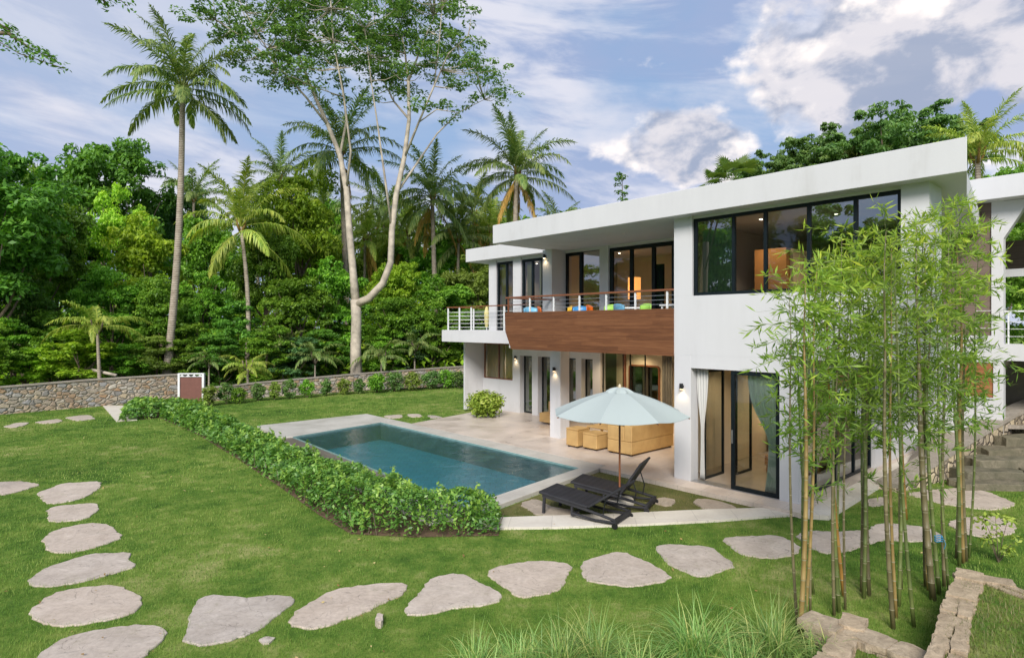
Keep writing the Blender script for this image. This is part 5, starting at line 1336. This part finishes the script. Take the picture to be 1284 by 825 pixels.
# trees at the left of the garden, outside the frame, mirrored in the upper windows
for i, (x, y, h, rad) in enumerate([(-34, 12, 13, 5), (-37, 4, 15.5, 5.8), (-34, -4, 14, 5.2), (-38, -12, 15, 6), (-33, -19, 13, 5.4), (-30, 19, 9, 3.8), (-42, 8, 16, 6)]):
    e = empty("broadleaf_tree", "leafy green tree of the row left of the garden, mirrored in the upper window panes", "tree", (x, y, LZ), i * 1.3, "trees mirrored in the windows")
    e.scale = (rad / 3.9, rad / 3.9, h / 9.9)
    for me, nm in zip(TP['abc'[i % 3]], ("crown", "trunk")):
        o = bpy.data.objects.new(nm, me); C.objects.link(o); o.parent = e
        if nm == "crown": o.material_slots[0].link = 'OBJECT'; o.material_slots[0].material = LF['mid']
# thin sapling behind the roof
def sapling():
    r = np.random.default_rng(9); d = 45; e = empty("sapling", "slender sapling sticking up alone above the middle of the roof", "tree", (at(780, d), d, LZ))
    H = zz(218, d) - LZ; MB().tube([(0, 0, 0), (.1, 0, H * .6), (0, 0, H)], [.12, .08, .02], 7).build("trunk", M_['bark'], e)
    c = np.array([[r.normal() * .42, r.normal() * .42, H - .15 - 2.0 * abs(r.uniform())] for _ in range(16)]); v, a = puffs(r, c, r.uniform(.22, .38, 16), 26, .22); quads_obj("crown", v, LF['dark'], a, e)
sapling()

# ------------------------------------------------------------------ the big forked pale tree
def big_tree():
    d = 36.3; r = np.random.default_rng(21); bx = at(446, d)
    e = empty("rain_tree", "tall pale barked tree forking low into two long stems with an airy spreading crown", "tree", (bx, d, LZ))
    def Q(px, py, dy=0.0): return Vector((at(px, d) - bx, dy, zz(py, d) - LZ))
    segs = [
     ([(448, 500, 0), (446, 440, 0), (447, 400, 0), (446, 376, 0)], [.50, .40, .37, .38]),
     ([(446, 380, 0), (442, 345, .2), (436, 290, .4), (431, 235, .6), (421, 190, .9), (404, 150, 1.2), (386, 112, 1.4)], [.33, .28, .25, .22, .19, .16, .13]),
     ([(446, 382, 0), (464, 374, -.2), (482, 356, -.4), (492, 330, -.5), (494, 290, -.6), (499, 245, -.5), (508, 200, -.3), (513, 150, 0), (511, 100, .3)], [.34, .29, .26, .24, .22, .20, .17, .14, .11]),
     ([(386, 112, 1.4), (368, 70, 1.8), (350, 30, 2.2), (338, -10, 2.5)], [.12, .09, .06, .03]), ([(404, 150, 1.2), (380, 118, .6), (350, 85, -.2), (318, 60, -1), (285, 40, -1.4)], [.10, .08, .06, .05, .03]),
     ([(421, 190, .9), (424, 140, 1.8), (415, 90, 2.6), (400, 30, 3)], [.11, .09, .07, .03]), ([(431, 235, .6), (440, 190, 0), (437, 130, -1), (430, 70, -2), (428, 0, -2.4)], [.10, .08, .07, .05, .03]),
     ([(350, 85, -.2), (330, 50, -1), (310, 10, -1.6)], [.06, .04, .02]), ([(368, 70, 1.8), (330, 40, 2.6), (295, 20, 3)], [.07, .05, .02]),
     ([(511, 100, .3), (505, 60, .8), (495, 10, 1.2)], [.10, .07, .03]), ([(511, 100, .3), (528, 60, 0), (545, 20, 0)], [.09, .06, .03]),
     ([(508, 200, -.3), (528, 160, -.9), (548, 120, -1.4), (566, 85, -1.8), (590, 65, -2)], [.10, .08, .06, .05, .03]), ([(499, 245, -.5), (520, 205, .4), (545, 160, 1.2), (572, 128, 1.8), (605, 108, 2.2)], [.10, .08, .06, .045, .02]),
     ([(528, 160, -.9), (550, 145, -1), (575, 150, -1.2)], [.05, .04, .02]), ([(513, 150, 0), (490, 120, 1), (470, 80, 2), (462, 30, 2.6)], [.09, .07, .05, .03]), ([(494, 290, -.6), (488, 230, -1.2), (482, 170, -1.8), (476, 120, -2.2), (470, 60, -2.4)], [.09, .08, .06, .04, .02]),
     ([(548, 120, -1.4), (556, 70, -2), (560, 30, -2.2)], [.05, .035, .02])]
    nodes = []; m = MB()
    for i, (pts, rad) in enumerate(segs):
        pp = [Q(*p) for p in pts]; m.tube(pp, [x * .80 for x in rad], 9)
        if i > 2:
            for a, b_ in zip(pp[:-1], pp[1:]):
                for k in (0, .5): nodes.append(a.lerp(b_, k))
            nodes.append(pp[-1])
    m.build("trunk", M_['palebark'], e, True)
    ell = [(330, 40, 62, 52, 1.0), (292, 25, 36, 32, .7), (372, 78, 45, 38, .8), (405, 30, 58, 48, 1.0), (455, 50, 48, 48, .8), (515, 45, 65, 50, 1.2), (572, 62, 40, 34, .8), (590, 102, 40, 20, .9), (548, 132, 30, 22, .6), (555, 150, 26, 9, .3),
           (330, -50, 70, 45, .6), (440, -50, 90, 50, .8), (540, -30, 60, 40, .6), (480, 95, 42, 30, .5), (400, 112, 30, 22, .35), (430, 95, 25, 22, .3)]
    ws = np.array([q[4] * q[2] * q[3] for q in ell]); ws /= ws.sum(); C_ = []; tw = MB(); NV = np.array([tuple(n) for n in nodes])
    for i in range(430):
        q = ell[int(r.choice(len(ell), p=ws))]; a = r.uniform(0, 6.28); k = r.uniform() ** .5
        px, py = q[0] + q[2] * k * math.cos(a), q[1] + q[3] * k * math.sin(a); c = np.array(Q(px, py, r.normal() * 1.9)); C_.append(c)
        dd = np.linalg.norm(NV - c, axis=1) + np.where(NV[:, 2] > c[2] + .4, 3, 0); j = NV[int(dd.argmin())]; mid = (j + c) / 2 + np.array([0, 0, -.15]); tw.tube([tuple(j), tuple(mid), tuple(c)], [.035, .022, .008], 4)
    tag(tw.build("twigs", M_['palebark'], e, True), kind="stuff")
    c = np.array(C_); cc = np.repeat(c, 3, 0) + r.normal(size=(len(c) * 3, 3)) * np.array([.42, .42, .16])
    v, a = puffs(r, cc, r.uniform(.32, .60, len(cc)), 36, .215, .4); quads_obj("crown", v, LF['tall'], a, e)
big_tree()
# near branches of a tree that stands beyond the left photo edge
def edge_tree():
    r = np.random.default_rng(31); d = 10.5; e = empty("overhanging_tree", "near tree outside the left photo edge whose leafy branch tips reach into the sky", "tree", (-13.5, 10.5, LZ))
    def Q(px, py, dy=0): return Vector((at(px, d) + 13.5, dy, zz(py, d) - LZ))
    m = MB(); m.tube([(0, 0, 0), (.2, 0, 4), (1.2, 0, 8)], [.3, .24, .14], 10)
    segs = [[Vector((.8, 0, 6.5)), Q(-80, 60), Q(-20, 42), Q(25, 68), Q(80, 86)], [Q(-20, 42), Q(10, 42), Q(40, 62), Q(62, 72)], [Q(-40, 55), Q(-10, 25), Q(15, 40)], [Vector((1.2, 0, 8)), Q(40, -60), Q(120, -25), Q(160, 8)], [Q(120, -25), Q(128, -5), Q(132, 6)]]
    P_ = []
    for s_ in segs:
        m.tube(s_, [.035 if i < 2 else .012 - .0015 * i for i in range(len(s_))], 6)
        for a, b_ in zip(s_[1:-1], s_[2:]):
            for k in np.linspace(.15, 1, 5): P_.append(np.array(a.lerp(b_, k)))
    m.build("trunk", M_['bark'], e, True)
    c = np.array(P_); v, a = puffs(r, c, np.full(len(c), .13), 15, .085, .8); quads_obj("crown", v, LF['dark'], a, e)
edge_tree()

# ------------------------------------------------------------------ hedge, wall plants, potted bush
def inpoly(x, y, P):
    P = np.asarray(P); c = np.zeros(len(x), bool); j = len(P) - 1
    for i in range(len(P)):
        xi, yi = P[i]; xj, yj = P[j]
        k = ((yi > y) != (yj > y)) & (x < (xj - xi) * (y - yi) / (yj - yi + 1e-12) + xi); c ^= k; j = i
    return c
def edge_dist(x, y, P):
    P = np.asarray(P); dm = np.full(len(x), 1e9)
    for i in range(len(P)):
        a = P[i]; b = P[(i + 1) % len(P)]; ab = b - a; t = np.clip(((x - a[0]) * ab[0] + (y - a[1]) * ab[1]) / (ab @ ab), 0, 1)
        dm = np.minimum(dm, np.hypot(x - a[0] - t * ab[0], y - a[1] - t * ab[1]))
    return dm
def hedge():
    P = np.array(hs); r = np.random.default_rng(51); x0, y0 = P.min(0); x1, y1 = P.max(0)
    n = 640000; x = r.uniform(x0, x1, n); y = r.uniform(y0, y1, n); k = inpoly(x, y, P); x = x[k]; y = y[k]
    ed = edge_dist(x, y, P); H = (.58 + .19 * vnoise(x, y, 3.1, 2) + .09 * vnoise(x, y, 8, 4)) * np.clip((ed / .30), .0, 1) ** .40 + .06
    H *= 1 - .22 * np.clip((y - 12.5) / 3, 0, 1) - .12 * np.clip((y - 22) / 5, 0, 1)
    top = r.uniform(size=len(x)) < .62
    z = np.where(top, H * r.uniform(.88, 1.06, len(x)), H * r.uniform(.12, 1, len(x)))
    keep = top | (ed < .42); x, y, z, H, ed, top = (q[keep] for q in (x, y, z, H, ed, top))
    # thin with distance: far leaves are larger
    dist = np.hypot(x, y); kp = r.uniform(size=len(x)) < np.clip(13.5 / dist, .35, 1) ** 1.5; x, y, z, H, ed, dist = (q[kp] for q in (x, y, z, H, ed, dist))
    # sprigs standing above the top along the pool side
    m = 210; idx = r.choice(len(x), m); sx, sy, sz = x[idx], y[idx], H[idx] * .95; sh = r.uniform(.08, .30, m)
    q = 14; tt = np.tile(np.linspace(.1, 1, q), m); ii = np.repeat(np.arange(m), q)
    x = np.concatenate([x, sx[ii] + r.normal(size=m * q) * .022]); y = np.concatenate([y, sy[ii] + r.normal(size=m * q) * .022]); z = np.concatenate([z, sz[ii] + sh[ii] * tt])
    fresh = np.concatenate([np.zeros(len(ed)), np.full(m * q, .4)]); dist = np.concatenate([dist, np.hypot(sx, sy)[ii]])
    n = len(x); c = np.stack([x, y, z + LZ], 1); cen = np.stack([vnoise(x, y, 9, 6), vnoise(x, y, 9, 7), np.zeros(n)], 1)
    nrm = unit(np.array([0, 0, .8]) + r.normal(size=(n, 3)) * .5 + cen * .9); L = r.uniform(.055, .120, n) * np.clip(dist / 14, 1, 1.8)
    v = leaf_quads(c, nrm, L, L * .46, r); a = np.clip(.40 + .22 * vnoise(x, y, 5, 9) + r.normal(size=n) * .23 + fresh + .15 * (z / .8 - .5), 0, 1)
    e = empty("hedge", "long leafy hedge with fresh shoots bordering the pool's lawn side", "hedge", (0, 0, 0)); print("hedge", n)
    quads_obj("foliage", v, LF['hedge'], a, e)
    st_ = MB()
    pp = [(px_, py_) for px_, py_ in zip(x[::420], y[::420])]
    for a_, b_ in pp: st_.tube([(a_, b_, LZ), (a_ + r.normal() * .06, b_ + r.normal() * .06, LZ + .4)], [.010, .006], 4)
    tag(st_.build("stems", M_['bark'], e), kind="stuff")
hedge()
def shrub(name, label, x, y, rad, h, leaf, seed, per=2600, ls=.09, cat="shrub", group=None, z=LZ, aspect=.3):
    r = np.random.default_rng(seed); e = empty(name, label, cat, (x, y, z), 0, group)
    k = per // 26; c = rand_unit(r, k) * np.array([rad * .72, rad * .72, h * .42]) * (r.uniform(.35, 1, k) ** .5)[:, None] + np.array([0, 0, h * .5]); c[:, 2] = np.clip(c[:, 2], .05, h)
    v, a = puffs(r, c, r.uniform(.2, .34, k) * rad * 1.1, 26, ls, .9); quads_obj("foliage", v, LF[leaf], a, e)
    m = MB()
    for i in range(7): q = c[i % k]; m.tube([(0, 0, 0), (q[0] * .5, q[1] * .5, q[2] * .6), tuple(q)], [.02 * rad, .014 * rad, .006 * rad], 5)
    m.build("stems", M_['bark'], e); return e
wp = [(268, 29.0), (285, 29.4), (305, 30.0), (325, 30.6), (345, 31.0), (366, 31.6), (388, 32.2), (410, 32.8), (432, 33.4), (452, 33.9), (474, 34.4), (496, 35.0), (518, 35.5), (540, 36.1), (560, 36.6), (577, 37.0)]
names = ["first", "second", "third", "fourth", "fifth", "sixth", "seventh", "eighth", "ninth", "tenth", "eleventh", "twelfth", "thirteenth", "fourteenth", "fifteenth", "last"]
for i, (px, d) in enumerate(wp):
    r = random.Random(i); shrub("wall_shrub", "grey green shrub in front of the low rubble wall, %s counting from the gate" % names[i], at(px, d), d - r.uniform(0, .5), r.uniform(.34, .50) * (1.5 if i > 9 else 1), r.uniform(.85, 1.15) * (1.1 if i > 9 else 1), ['olive', 'tall', 'mid', 'tall'][i % 4], 100 + i, 1000 if i < 10 else 1600, .13, "shrub", "shrubs planted along the boundary wall")
def potted():
    x, y = W(-13.05, 3.15) if False else (at(609, 24.6), 24.6)
    shrub("corner_shrub", "lime green rounded shrub against the white wall below the brown framed window", x, y, .85, 1.05, 'potted', 200, 3600, .15, z=-.02)
potted()

# ------------------------------------------------------------------ bamboo
M_['culm1'] = None
def culm_mat(name, a, b2):
    m, nt, b, o = mat(name); c = coord(nt); n = noise(nt, coord(nt, scale=(6, 6, .8)), 2.0, 5, .6)
    col = ramp(nt, n, [(.3, a), (.7, b2)])
    sep = nd(nt, "ShaderNodeSeparateXYZ", {0: c}); fr = nd(nt, "ShaderNodeMath", {0: nd(nt, "ShaderNodeMath", {0: sep.outputs[2], 1: .24}, operation='DIVIDE').outputs[0]}, operation='FRACT').outputs[0]
    ring = nd(nt, "ShaderNodeMath", {0: fr, 1: .045}, operation='LESS_THAN').outputs[0]
    nt.links.new(mixc(nt, ring, col, (.30, .28, .18)), b.inputs["Base Color"]); b.inputs["Roughness"].default_value = .42; return m
CM = [culm_mat("green_culm", (.055, .085, .025), (.16, .19, .055)), culm_mat("tan_culm", (.20, .13, .045), (.33, .24, .085)), culm_mat("orange_culm", (.26, .13, .03), (.38, .22, .055)), culm_mat("brown_culm", (.09, .08, .04), (.20, .17, .085))]
def bamboo_clump(label, culms, seed):
    """culms: (base px, base py, px at y=430, top py, material, radius)"""
    r = np.random.default_rng(seed); bx, by = G(culms[0][0], culms[0][1]); e = empty("bamboo", label, "bamboo", (bx, by, LZ), 0, "bamboo clumps in front of the house")
    LV = []; LA = []
    for (px, py, p4, topy, mi, rad) in culms:
        tw = MB()
        x, y = G(px, py); d0 = y; d1 = y + r.uniform(-.15, .25); x4 = at(p4, d1); z4 = zz(430, d1); H = zz(topy, d1) - LZ
        pts = []; n = int(H / .24) + 1; node = []
        for i in range(n):
            z = i * H / (n - 1); k = z / max(z4 - LZ, .5)
            bow = .05 * math.sin(min(k, 1) * math.pi) * (1 if (px % 2) else -1)
            over = max(0, k - 1.0); dirx = r.normal() * .0
            pts.append(Vector((x + (x4 - x) * min(k, 1.25) + bow + over ** 2 * .35 * (1 if (seed + px) % 2 else -1) - bx, y + (d1 - y) * k + over ** 2 * .25 - by, z)))
        rr = [rad * (1 - .86 * (i / (n - 1)) ** 1.6) for i in range(n)]
        # swollen nodes
        P2 = []; R2 = []
        for i in range(n):
            if i == 0 or i == n - 1: P2.append(pts[i]); R2.append(rr[i]); continue
            dd = (pts[i + 1] - pts[i - 1]).normalized() * .012
            P2 += [pts[i] - dd, pts[i], pts[i] + dd]; R2 += [rr[i] * .97, rr[i] * 1.16, rr[i] * .97]
        o = MB().tube(P2, [q * 1.05 for q in R2], 9).build("culm", CM[mi], e, True)
        # branches with drooping leaf sprays
        for i in range(1, n):
            z = pts[i].z; k = z / H
            if z < 1.35 or (z < 2.1 and r.uniform() < .82): continue
            nb = int(1.0 + 2.1 * min(1, (z - 1.2) / 1.3) + (.6 if k > .75 else 0))
            if k > .5 and r.uniform() < .25: nb -= 1
            for _ in range(nb):
                az = r.uniform(0, 6.28); el = R(r.uniform(8, 60)); l = r.uniform(.25, .80) * (1.0 if k < .85 else .8) * (.55 + .45 * min(1, (z - 1) / 1.8))
                d_ = Vector((math.cos(az) * math.cos(el), math.sin(az) * math.cos(el), math.sin(el)))
                a = pts[i]; m1 = a + d_ * l * .55; t1 = m1 + (d_ + Vector((0, 0, -.75))).normalized() * l * .45
                tw.tube([a, m1, t1], [.0035, .0025, .0012], 4, False)
                nl = int(r.uniform(13, 24)); ks = r.uniform(.22, 1.03, nl)
                for q in ks:
                    b_ = a.lerp(m1, q / .55) if q < .55 else m1.lerp(t1, (q - .55) / .45)
                    ld = unit(np.array(d_) * .6 + r.normal(size=3) * .55 + np.array([0, 0, -.28])); L = r.uniform(.09, .19)
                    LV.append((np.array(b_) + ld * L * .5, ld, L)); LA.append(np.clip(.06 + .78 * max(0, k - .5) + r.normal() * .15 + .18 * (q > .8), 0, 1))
        (tag(tw.build("twigs", CM[0], o), kind="stuff") if tw.v else None)
    c = np.array([q[0] for q in LV]); t = np.array([q[1] for q in LV]); L = np.array([q[2] for q in LV]); n = len(c)
    side = unit(np.cross(t, r.normal(size=(n, 3)))); v = leaf_quads(c, unit(side), L, L * r.uniform(.12, .18, n), r, t)
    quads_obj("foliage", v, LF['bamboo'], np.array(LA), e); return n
B_ = [
 ("leftmost bamboo clump with tan and green stems", [(1003, 803, 1008, 345, 1, .030), (1010, 795, 1014, 365, 0, .024), (1020, 745, 1000, 372, 0, .020), (1016, 772, 1030, 352, 3, .016), (1000, 790, 992, 360, 3, .018), (1009, 782, 1020, 340, 1, .020)]),
 ("second bamboo clump from the left, one stem bright orange", [(1052, 768, 1046, 322, 0, .026), (1058, 748, 1038, 350, 2, .024), (1046, 772, 1052, 300, 3, .020), (1050, 740, 1062, 318, 0, .018), (1060, 765, 1066, 340, 3, .016)]),
 ("third bamboo clump, a tight pair of dark green stems", [(1083, 750, 1078, 345, 0, .026), (1090, 747, 1090, 325, 3, .024), (1086, 735, 1084, 310, 0, .020), (1080, 742, 1096, 330, 3, .018)]),
 ("fourth bamboo clump with a slender stem leaning to the right at its foot", [(1120, 788, 1110, 290, 3, .027), (1127, 760, 1124, 300, 0, .024), (1146, 786, 1126, 322, 0, .022), (1116, 742, 1112, 340, 0, .022), (1124, 775, 1118, 310, 1, .020), (1130, 738, 1136, 330, 3, .020)]),
 ("orange bamboo stem standing free behind the fourth clump", [(1136, 652, 1130, 318, 2, .034)]),
 ("fifth bamboo clump with the thickest grey stem and blue twine", [(1170, 752, 1152, 285, 3, .042), (1178, 745, 1160, 270, 0, .026), (1184, 735, 1188, 292, 3, .024), (1164, 740, 1160, 300, 1, .020), (1190, 742, 1176, 285, 0, .018), (1160, 735, 1166, 310, 3, .020)]),
 ("rightmost bamboo clump with three greenish stems", [(1203, 710, 1190, 262, 0, .026), (1208, 706, 1206, 262, 1, .030), (1212, 704, 1210, 285, 3, .022), (1199, 700, 1198, 270, 3, .022), (1215, 700, 1222, 290, 0, .018)]),
]
for i, (lab, cu) in enumerate(B_): print("bamboo", bamboo_clump(lab, cu, 300 + i))
# blue twine on the thick clump, thin white wires tying the clumps
tx, ty = G(1176, 745)
tw = MB()
for z in (.66, .69, .72): tw.tube([(tx + .05 * math.cos(a) + .01, ty + .05 * math.sin(a), z + .01 * math.sin(a * 3)) for a in np.linspace(0, 6.28, 17)], .006, 5)
tw.tube([(tx + .05, ty - .04, .7), (tx + .07, ty - .06, .63), (tx + .05, ty - .05, .56)], .004, 5)
tag(tw.build("twine", plain("blue_twine", (.02, .22, .40), .6)), "blue twine knotted round the thick bamboo clump", "twine")
shrub("leafy_weed", "spindly light green weed at the right, behind the raised bed's corner", *G(1252, 705), .38, 1.0, 'potted', 410, 330, .075, "plant")

# ------------------------------------------------------------------ tall grass clumps at the lower edge
def grass_clump(label, px, d, h, n, seed, spread=.55):
    r = np.random.default_rng(seed); x, y = at(px, d), d; vs = []; fs = []; at_ = []
    for i in range(n):
        az = r.uniform(0, 6.28); lean = abs(r.normal()) * .5 + .10; L = h * r.uniform(.6, 1.15); b = np.array([r.normal() * .09, r.normal() * .09, 0.0]); w_ = r.uniform(.005, .0085); f = r.uniform(.1, 1) ** 1.5 * .9
        dr = np.array([math.cos(az), math.sin(az), 0]); sd_ = np.array([-dr[1], dr[0], 0]); t = np.clip(.4 + r.normal() * .22 + (.45 if r.uniform() < .05 else 0), 0, 1); q = len(vs); m = 7
        for j in range(m):
            k = j / (m - 1); a = lean * spread * 1.6 * k + f * k * k * 1.5; 
            p = b + dr * L * (math.sin(a) * k * .8) + np.array([0, 0, L * k * math.cos(a * .9)]); ww = w_ * (1 - k ** 2.2) + .0004
            vs += [p - sd_ * ww, p + sd_ * ww]; at_ += [t, min(1, t + .15 * k)]
        for j in range(m - 1): fs.append((q + 2 * j, q + 2 * j + 1, q + 2 * j + 3, q + 2 * j + 2))
    o = mk("tall_grass", np.array(vs), np.array(fs), LF['reed'], None, False, at_); o.location = (x, y, LZ); tag(o, label, "grass clump", "tall grass clumps along the lower edge")
GC = [(600, 6.15, .72, 260, "leftmost tall grass clump at the lower photo edge"), (655, 6.35, .62, 200, "small tall grass clump between the two left large ones"), (705, 6.15, .80, 300, "tall grass clump with yellowing arching blades, third from left"), (748, 6.3, .85, 300, "dense upright tall grass clump, fourth from left"),
      (800, 6.1, .70, 230, "tall grass clump with a dead tan blade, fifth from left"), (872, 6.4, .92, 360, "largest tall grass clump, right of centre"), (925, 6.15, .75, 220, "tall grass clump with spreading pale blades, left of the leftmost bamboo"), (968, 6.55, .85, 300, "tall grass clump at the foot of the leftmost bamboo"), (1030, 6.6, .55, 120, "thin tall grass clump between bamboo and the low stone wall")]
for i, (px, d, h, n, lab) in enumerate(GC): grass_clump(lab, px, d, h, n, 500 + i)

# ------------------------------------------------------------------ lawn blades
def lawn_blades():
    r = np.random.default_rng(61); X = []; Y = []; Wd = []; Hh = []
    for d0, d1, dens, w_, h_ in ((5.4, 9, 2300, .0042, .042), (9, 14, 900, .008, .042), (14, 22, 330, .015, .042), (22, 40, 110, .028, .045)):
        area = .5 * (d1 ** 2 - d0 ** 2) * 1.78; n = int(area * dens); d = np.sqrt(r.uniform(d0 ** 2, d1 ** 2, n)); k = r.uniform(-.87, .91, n)
        X.append(d * k); Y.append(d); Wd.append(np.full(n, w_)); Hh.append(np.full(n, h_))
    x, y, w_, h_ = (np.concatenate(q) for q in (X, Y, Wd, Hh)); bad = np.zeros(len(x), bool)
    polys = []
    for s_ in STONES:
        q = np.array(s_); c_ = q.mean(0); dd = np.linalg.norm(q - c_, axis=1, keepdims=True); polys.append((c_ + (q - c_) * np.clip(1 - .035 / dd, .5, 1)).tolist())
    polys += [[W(*p) for p in [(-14.67, -.22), (-11.25, -.22), (-12.01, 3.26), (-13.4, 4.9), (-13.4, 20), (3, 20), (6, 9), (3.65, 8), (3.67, -.3), (3.24, -.6), (-1.87, -.6), (-1.1, -5.3), (-11.74, -5.6), (-14.7, -4.9)]], hs, [G(*p, z=-.06) for p in e_out + e_in], bed,
              [(4.2, 3), G(1150, 860, BZ), G(1166, 806, BZ), G(1199, 717, BZ), G(1290, 735, BZ), (12, 6), (12, 0)], [(2.4, 2), G(1016, 824, BZ), G(1052, 776, BZ), G(1168, 818, BZ), (4.4, 3)],
              [(8.75, 13.75), (16.5, 18.2), (20, 20), (20, 30), (9, 30)], [(10.3, 13.9), (20, 13.4), (20, 20), (10.6, 15.2)], [(-60, 26), (at(-120, 23.7), 23.7), (at(0, 25.8), 25.8), (at(224, 30.6), 30.6), (at(450, 35), 35), (at(680, 40.5), 40.5), (5, 60), (-60, 60)],
              [G(*p) for p in [(129, 509.3), (152, 509), (175, 512), (172, 527), (146, 529)]]]
    for P in polys:
        P = np.array(P); bb = (x > P[:, 0].min()) & (x < P[:, 0].max()) & (y > P[:, 1].min()) & (y < P[:, 1].max()); i = np.where(bb)[0]
        if len(i): bad[i[inpoly(x[i], y[i], P)]] = True
    g = ~bad; x, y, w_, h_ = x[g], y[g], w_[g], h_[g]; n = len(x); patch = vnoise(x, y, .8, 3) * .7 + vnoise(x, y, 2.6, 5) * .6 + vnoise(x, y, 7, 8) * .45
    h = h_ * r.uniform(.5, 1.35, n) * (1 + .3 * patch); az = r.uniform(0, 6.28, n); ln = np.abs(r.normal(size=n)) * .5
    b = np.stack([x, y, np.full(n, LZ)], 1); s_ = np.stack([-np.sin(az), np.cos(az), np.zeros(n)], 1) * w_[:, None] * .5; f = np.stack([np.cos(az), np.sin(az), np.zeros(n)], 1) * (h * ln)[:, None]
    v = np.stack([b - s_, b + s_, b + f + np.array([0, 0, 1]) * h[:, None]], 1); a = np.clip(.42 + .30 * patch + r.normal(size=n) * .16 + (r.uniform(size=n) < .02) * .4, 0, 1)
    o = mk("grass", v.reshape(-1, 3), np.arange(n * 3).reshape(n, 3), LF['grass'], None, False, np.repeat(a, 3)); tag(o, "short mown grass blades covering the lawn", "grass", kind="stuff"); print("grass", n)
    # raised bed and loungers' bed: drier, longer tufts
    n = 60000; x = r.uniform(2.4, 9.6, n); y = r.uniform(3, 8.4, n)
    m1 = inpoly(x, y, np.array([(4.2, 3.2), G(1172, 860, BZ), G(1184, 806, BZ), G(1198, 762, BZ), G(1212, 722, BZ), G(1284, 744, BZ), (9.5, 6.4), (9.5, 3)])); m2 = inpoly(x, y, np.array([G(1030, 824, .2), G(1060, 790, .2), G(1160, 826, .2), (4, 4), (2.4, 4)]))
    z = np.where(m1, BZ + .06, .24); k = m1 | m2; x, y, z = x[k], y[k], z[k]; n0 = len(x)
    x2 = r.uniform(-1.5, 7, 26000); y2 = r.uniform(9.5, 16, 26000); k = inpoly(x2, y2, np.array(bed)); 
    for P in STONES: k &= ~inpoly(x2, y2, np.array(P))
    x = np.concatenate([x, x2[k]]); y = np.concatenate([y, y2[k]]); z = np.concatenate([z, np.full(k.sum(), LZ)]); n = len(x)
    h = r.uniform(.03, .075, n); az = r.uniform(0, 6.28, n); b = np.stack([x, y, z], 1); s_ = np.stack([-np.sin(az), np.cos(az), np.zeros(n)], 1) * .0035; f = np.stack([np.cos(az), np.sin(az), np.zeros(n)], 1) * (h * r.uniform(0, .9, n))[:, None]
    v = np.stack([b - s_, b + s_, b + f + np.array([0, 0, 1]) * h[:, None]], 1); a = np.clip(.55 + .3 * vnoise(x, y, 3, 12) + r.normal(size=n) * .2, 0, 1)
    o = mk("dry_grass", v.reshape(-1, 3), np.arange(n * 3).reshape(n, 3), foliage("dry_grass_blades", [(.06, .12, .02), (.14, .18, .05), (.34, .29, .13)], .25), None, False, np.repeat(a, 3)); tag(o, "paler dry grass on the raised bed and around the loungers", "grass", kind="stuff")
lawn_blades()
e = MB().tube([(0, 0, 0), (1.6, -.6, -.22)], [.09, .07], 9).build("log", M_['palebark'], None, True); e.location = (at(116, 31), 31, 1.42); tag(e, "grey trunk leaning on the wall behind the small curved palm", "log")


def fallen_leaves():
    r = np.random.default_rng(91); n = 420; d = np.sqrt(r.uniform(5.6 ** 2, 24 ** 2, n)); x = d * r.uniform(-.85, .75, n); g = np.ones(n, bool)
    for P in [[W(*p) for p in [(-14.7, -.2), (-11, 9), (3.7, 9), (3.7, -.6), (-1.1, -5.6), (-14.7, -5.3)]], hs]: g &= ~inpoly(x, d, np.array(P))
    x, d = x[g], d[g]; n = len(x); c = np.stack([x, d, np.full(n, LZ + .045)], 1); nr = unit(np.array([0, 0, 1.0]) + r.normal(size=(n, 3)) * .35); L = r.uniform(.03, .075, n)
    o = quads_obj("fallen_leaves", leaf_quads(c, nr, L, L * .5, r), foliage("dry_fallen_leaves", [(.16, .09, .03), (.36, .22, .07), (.55, .45, .20)], .1), r.uniform(size=n)); tag(o, "dry brown leaves scattered over the lawn", "leaves", kind="stuff")
fallen_leaves()
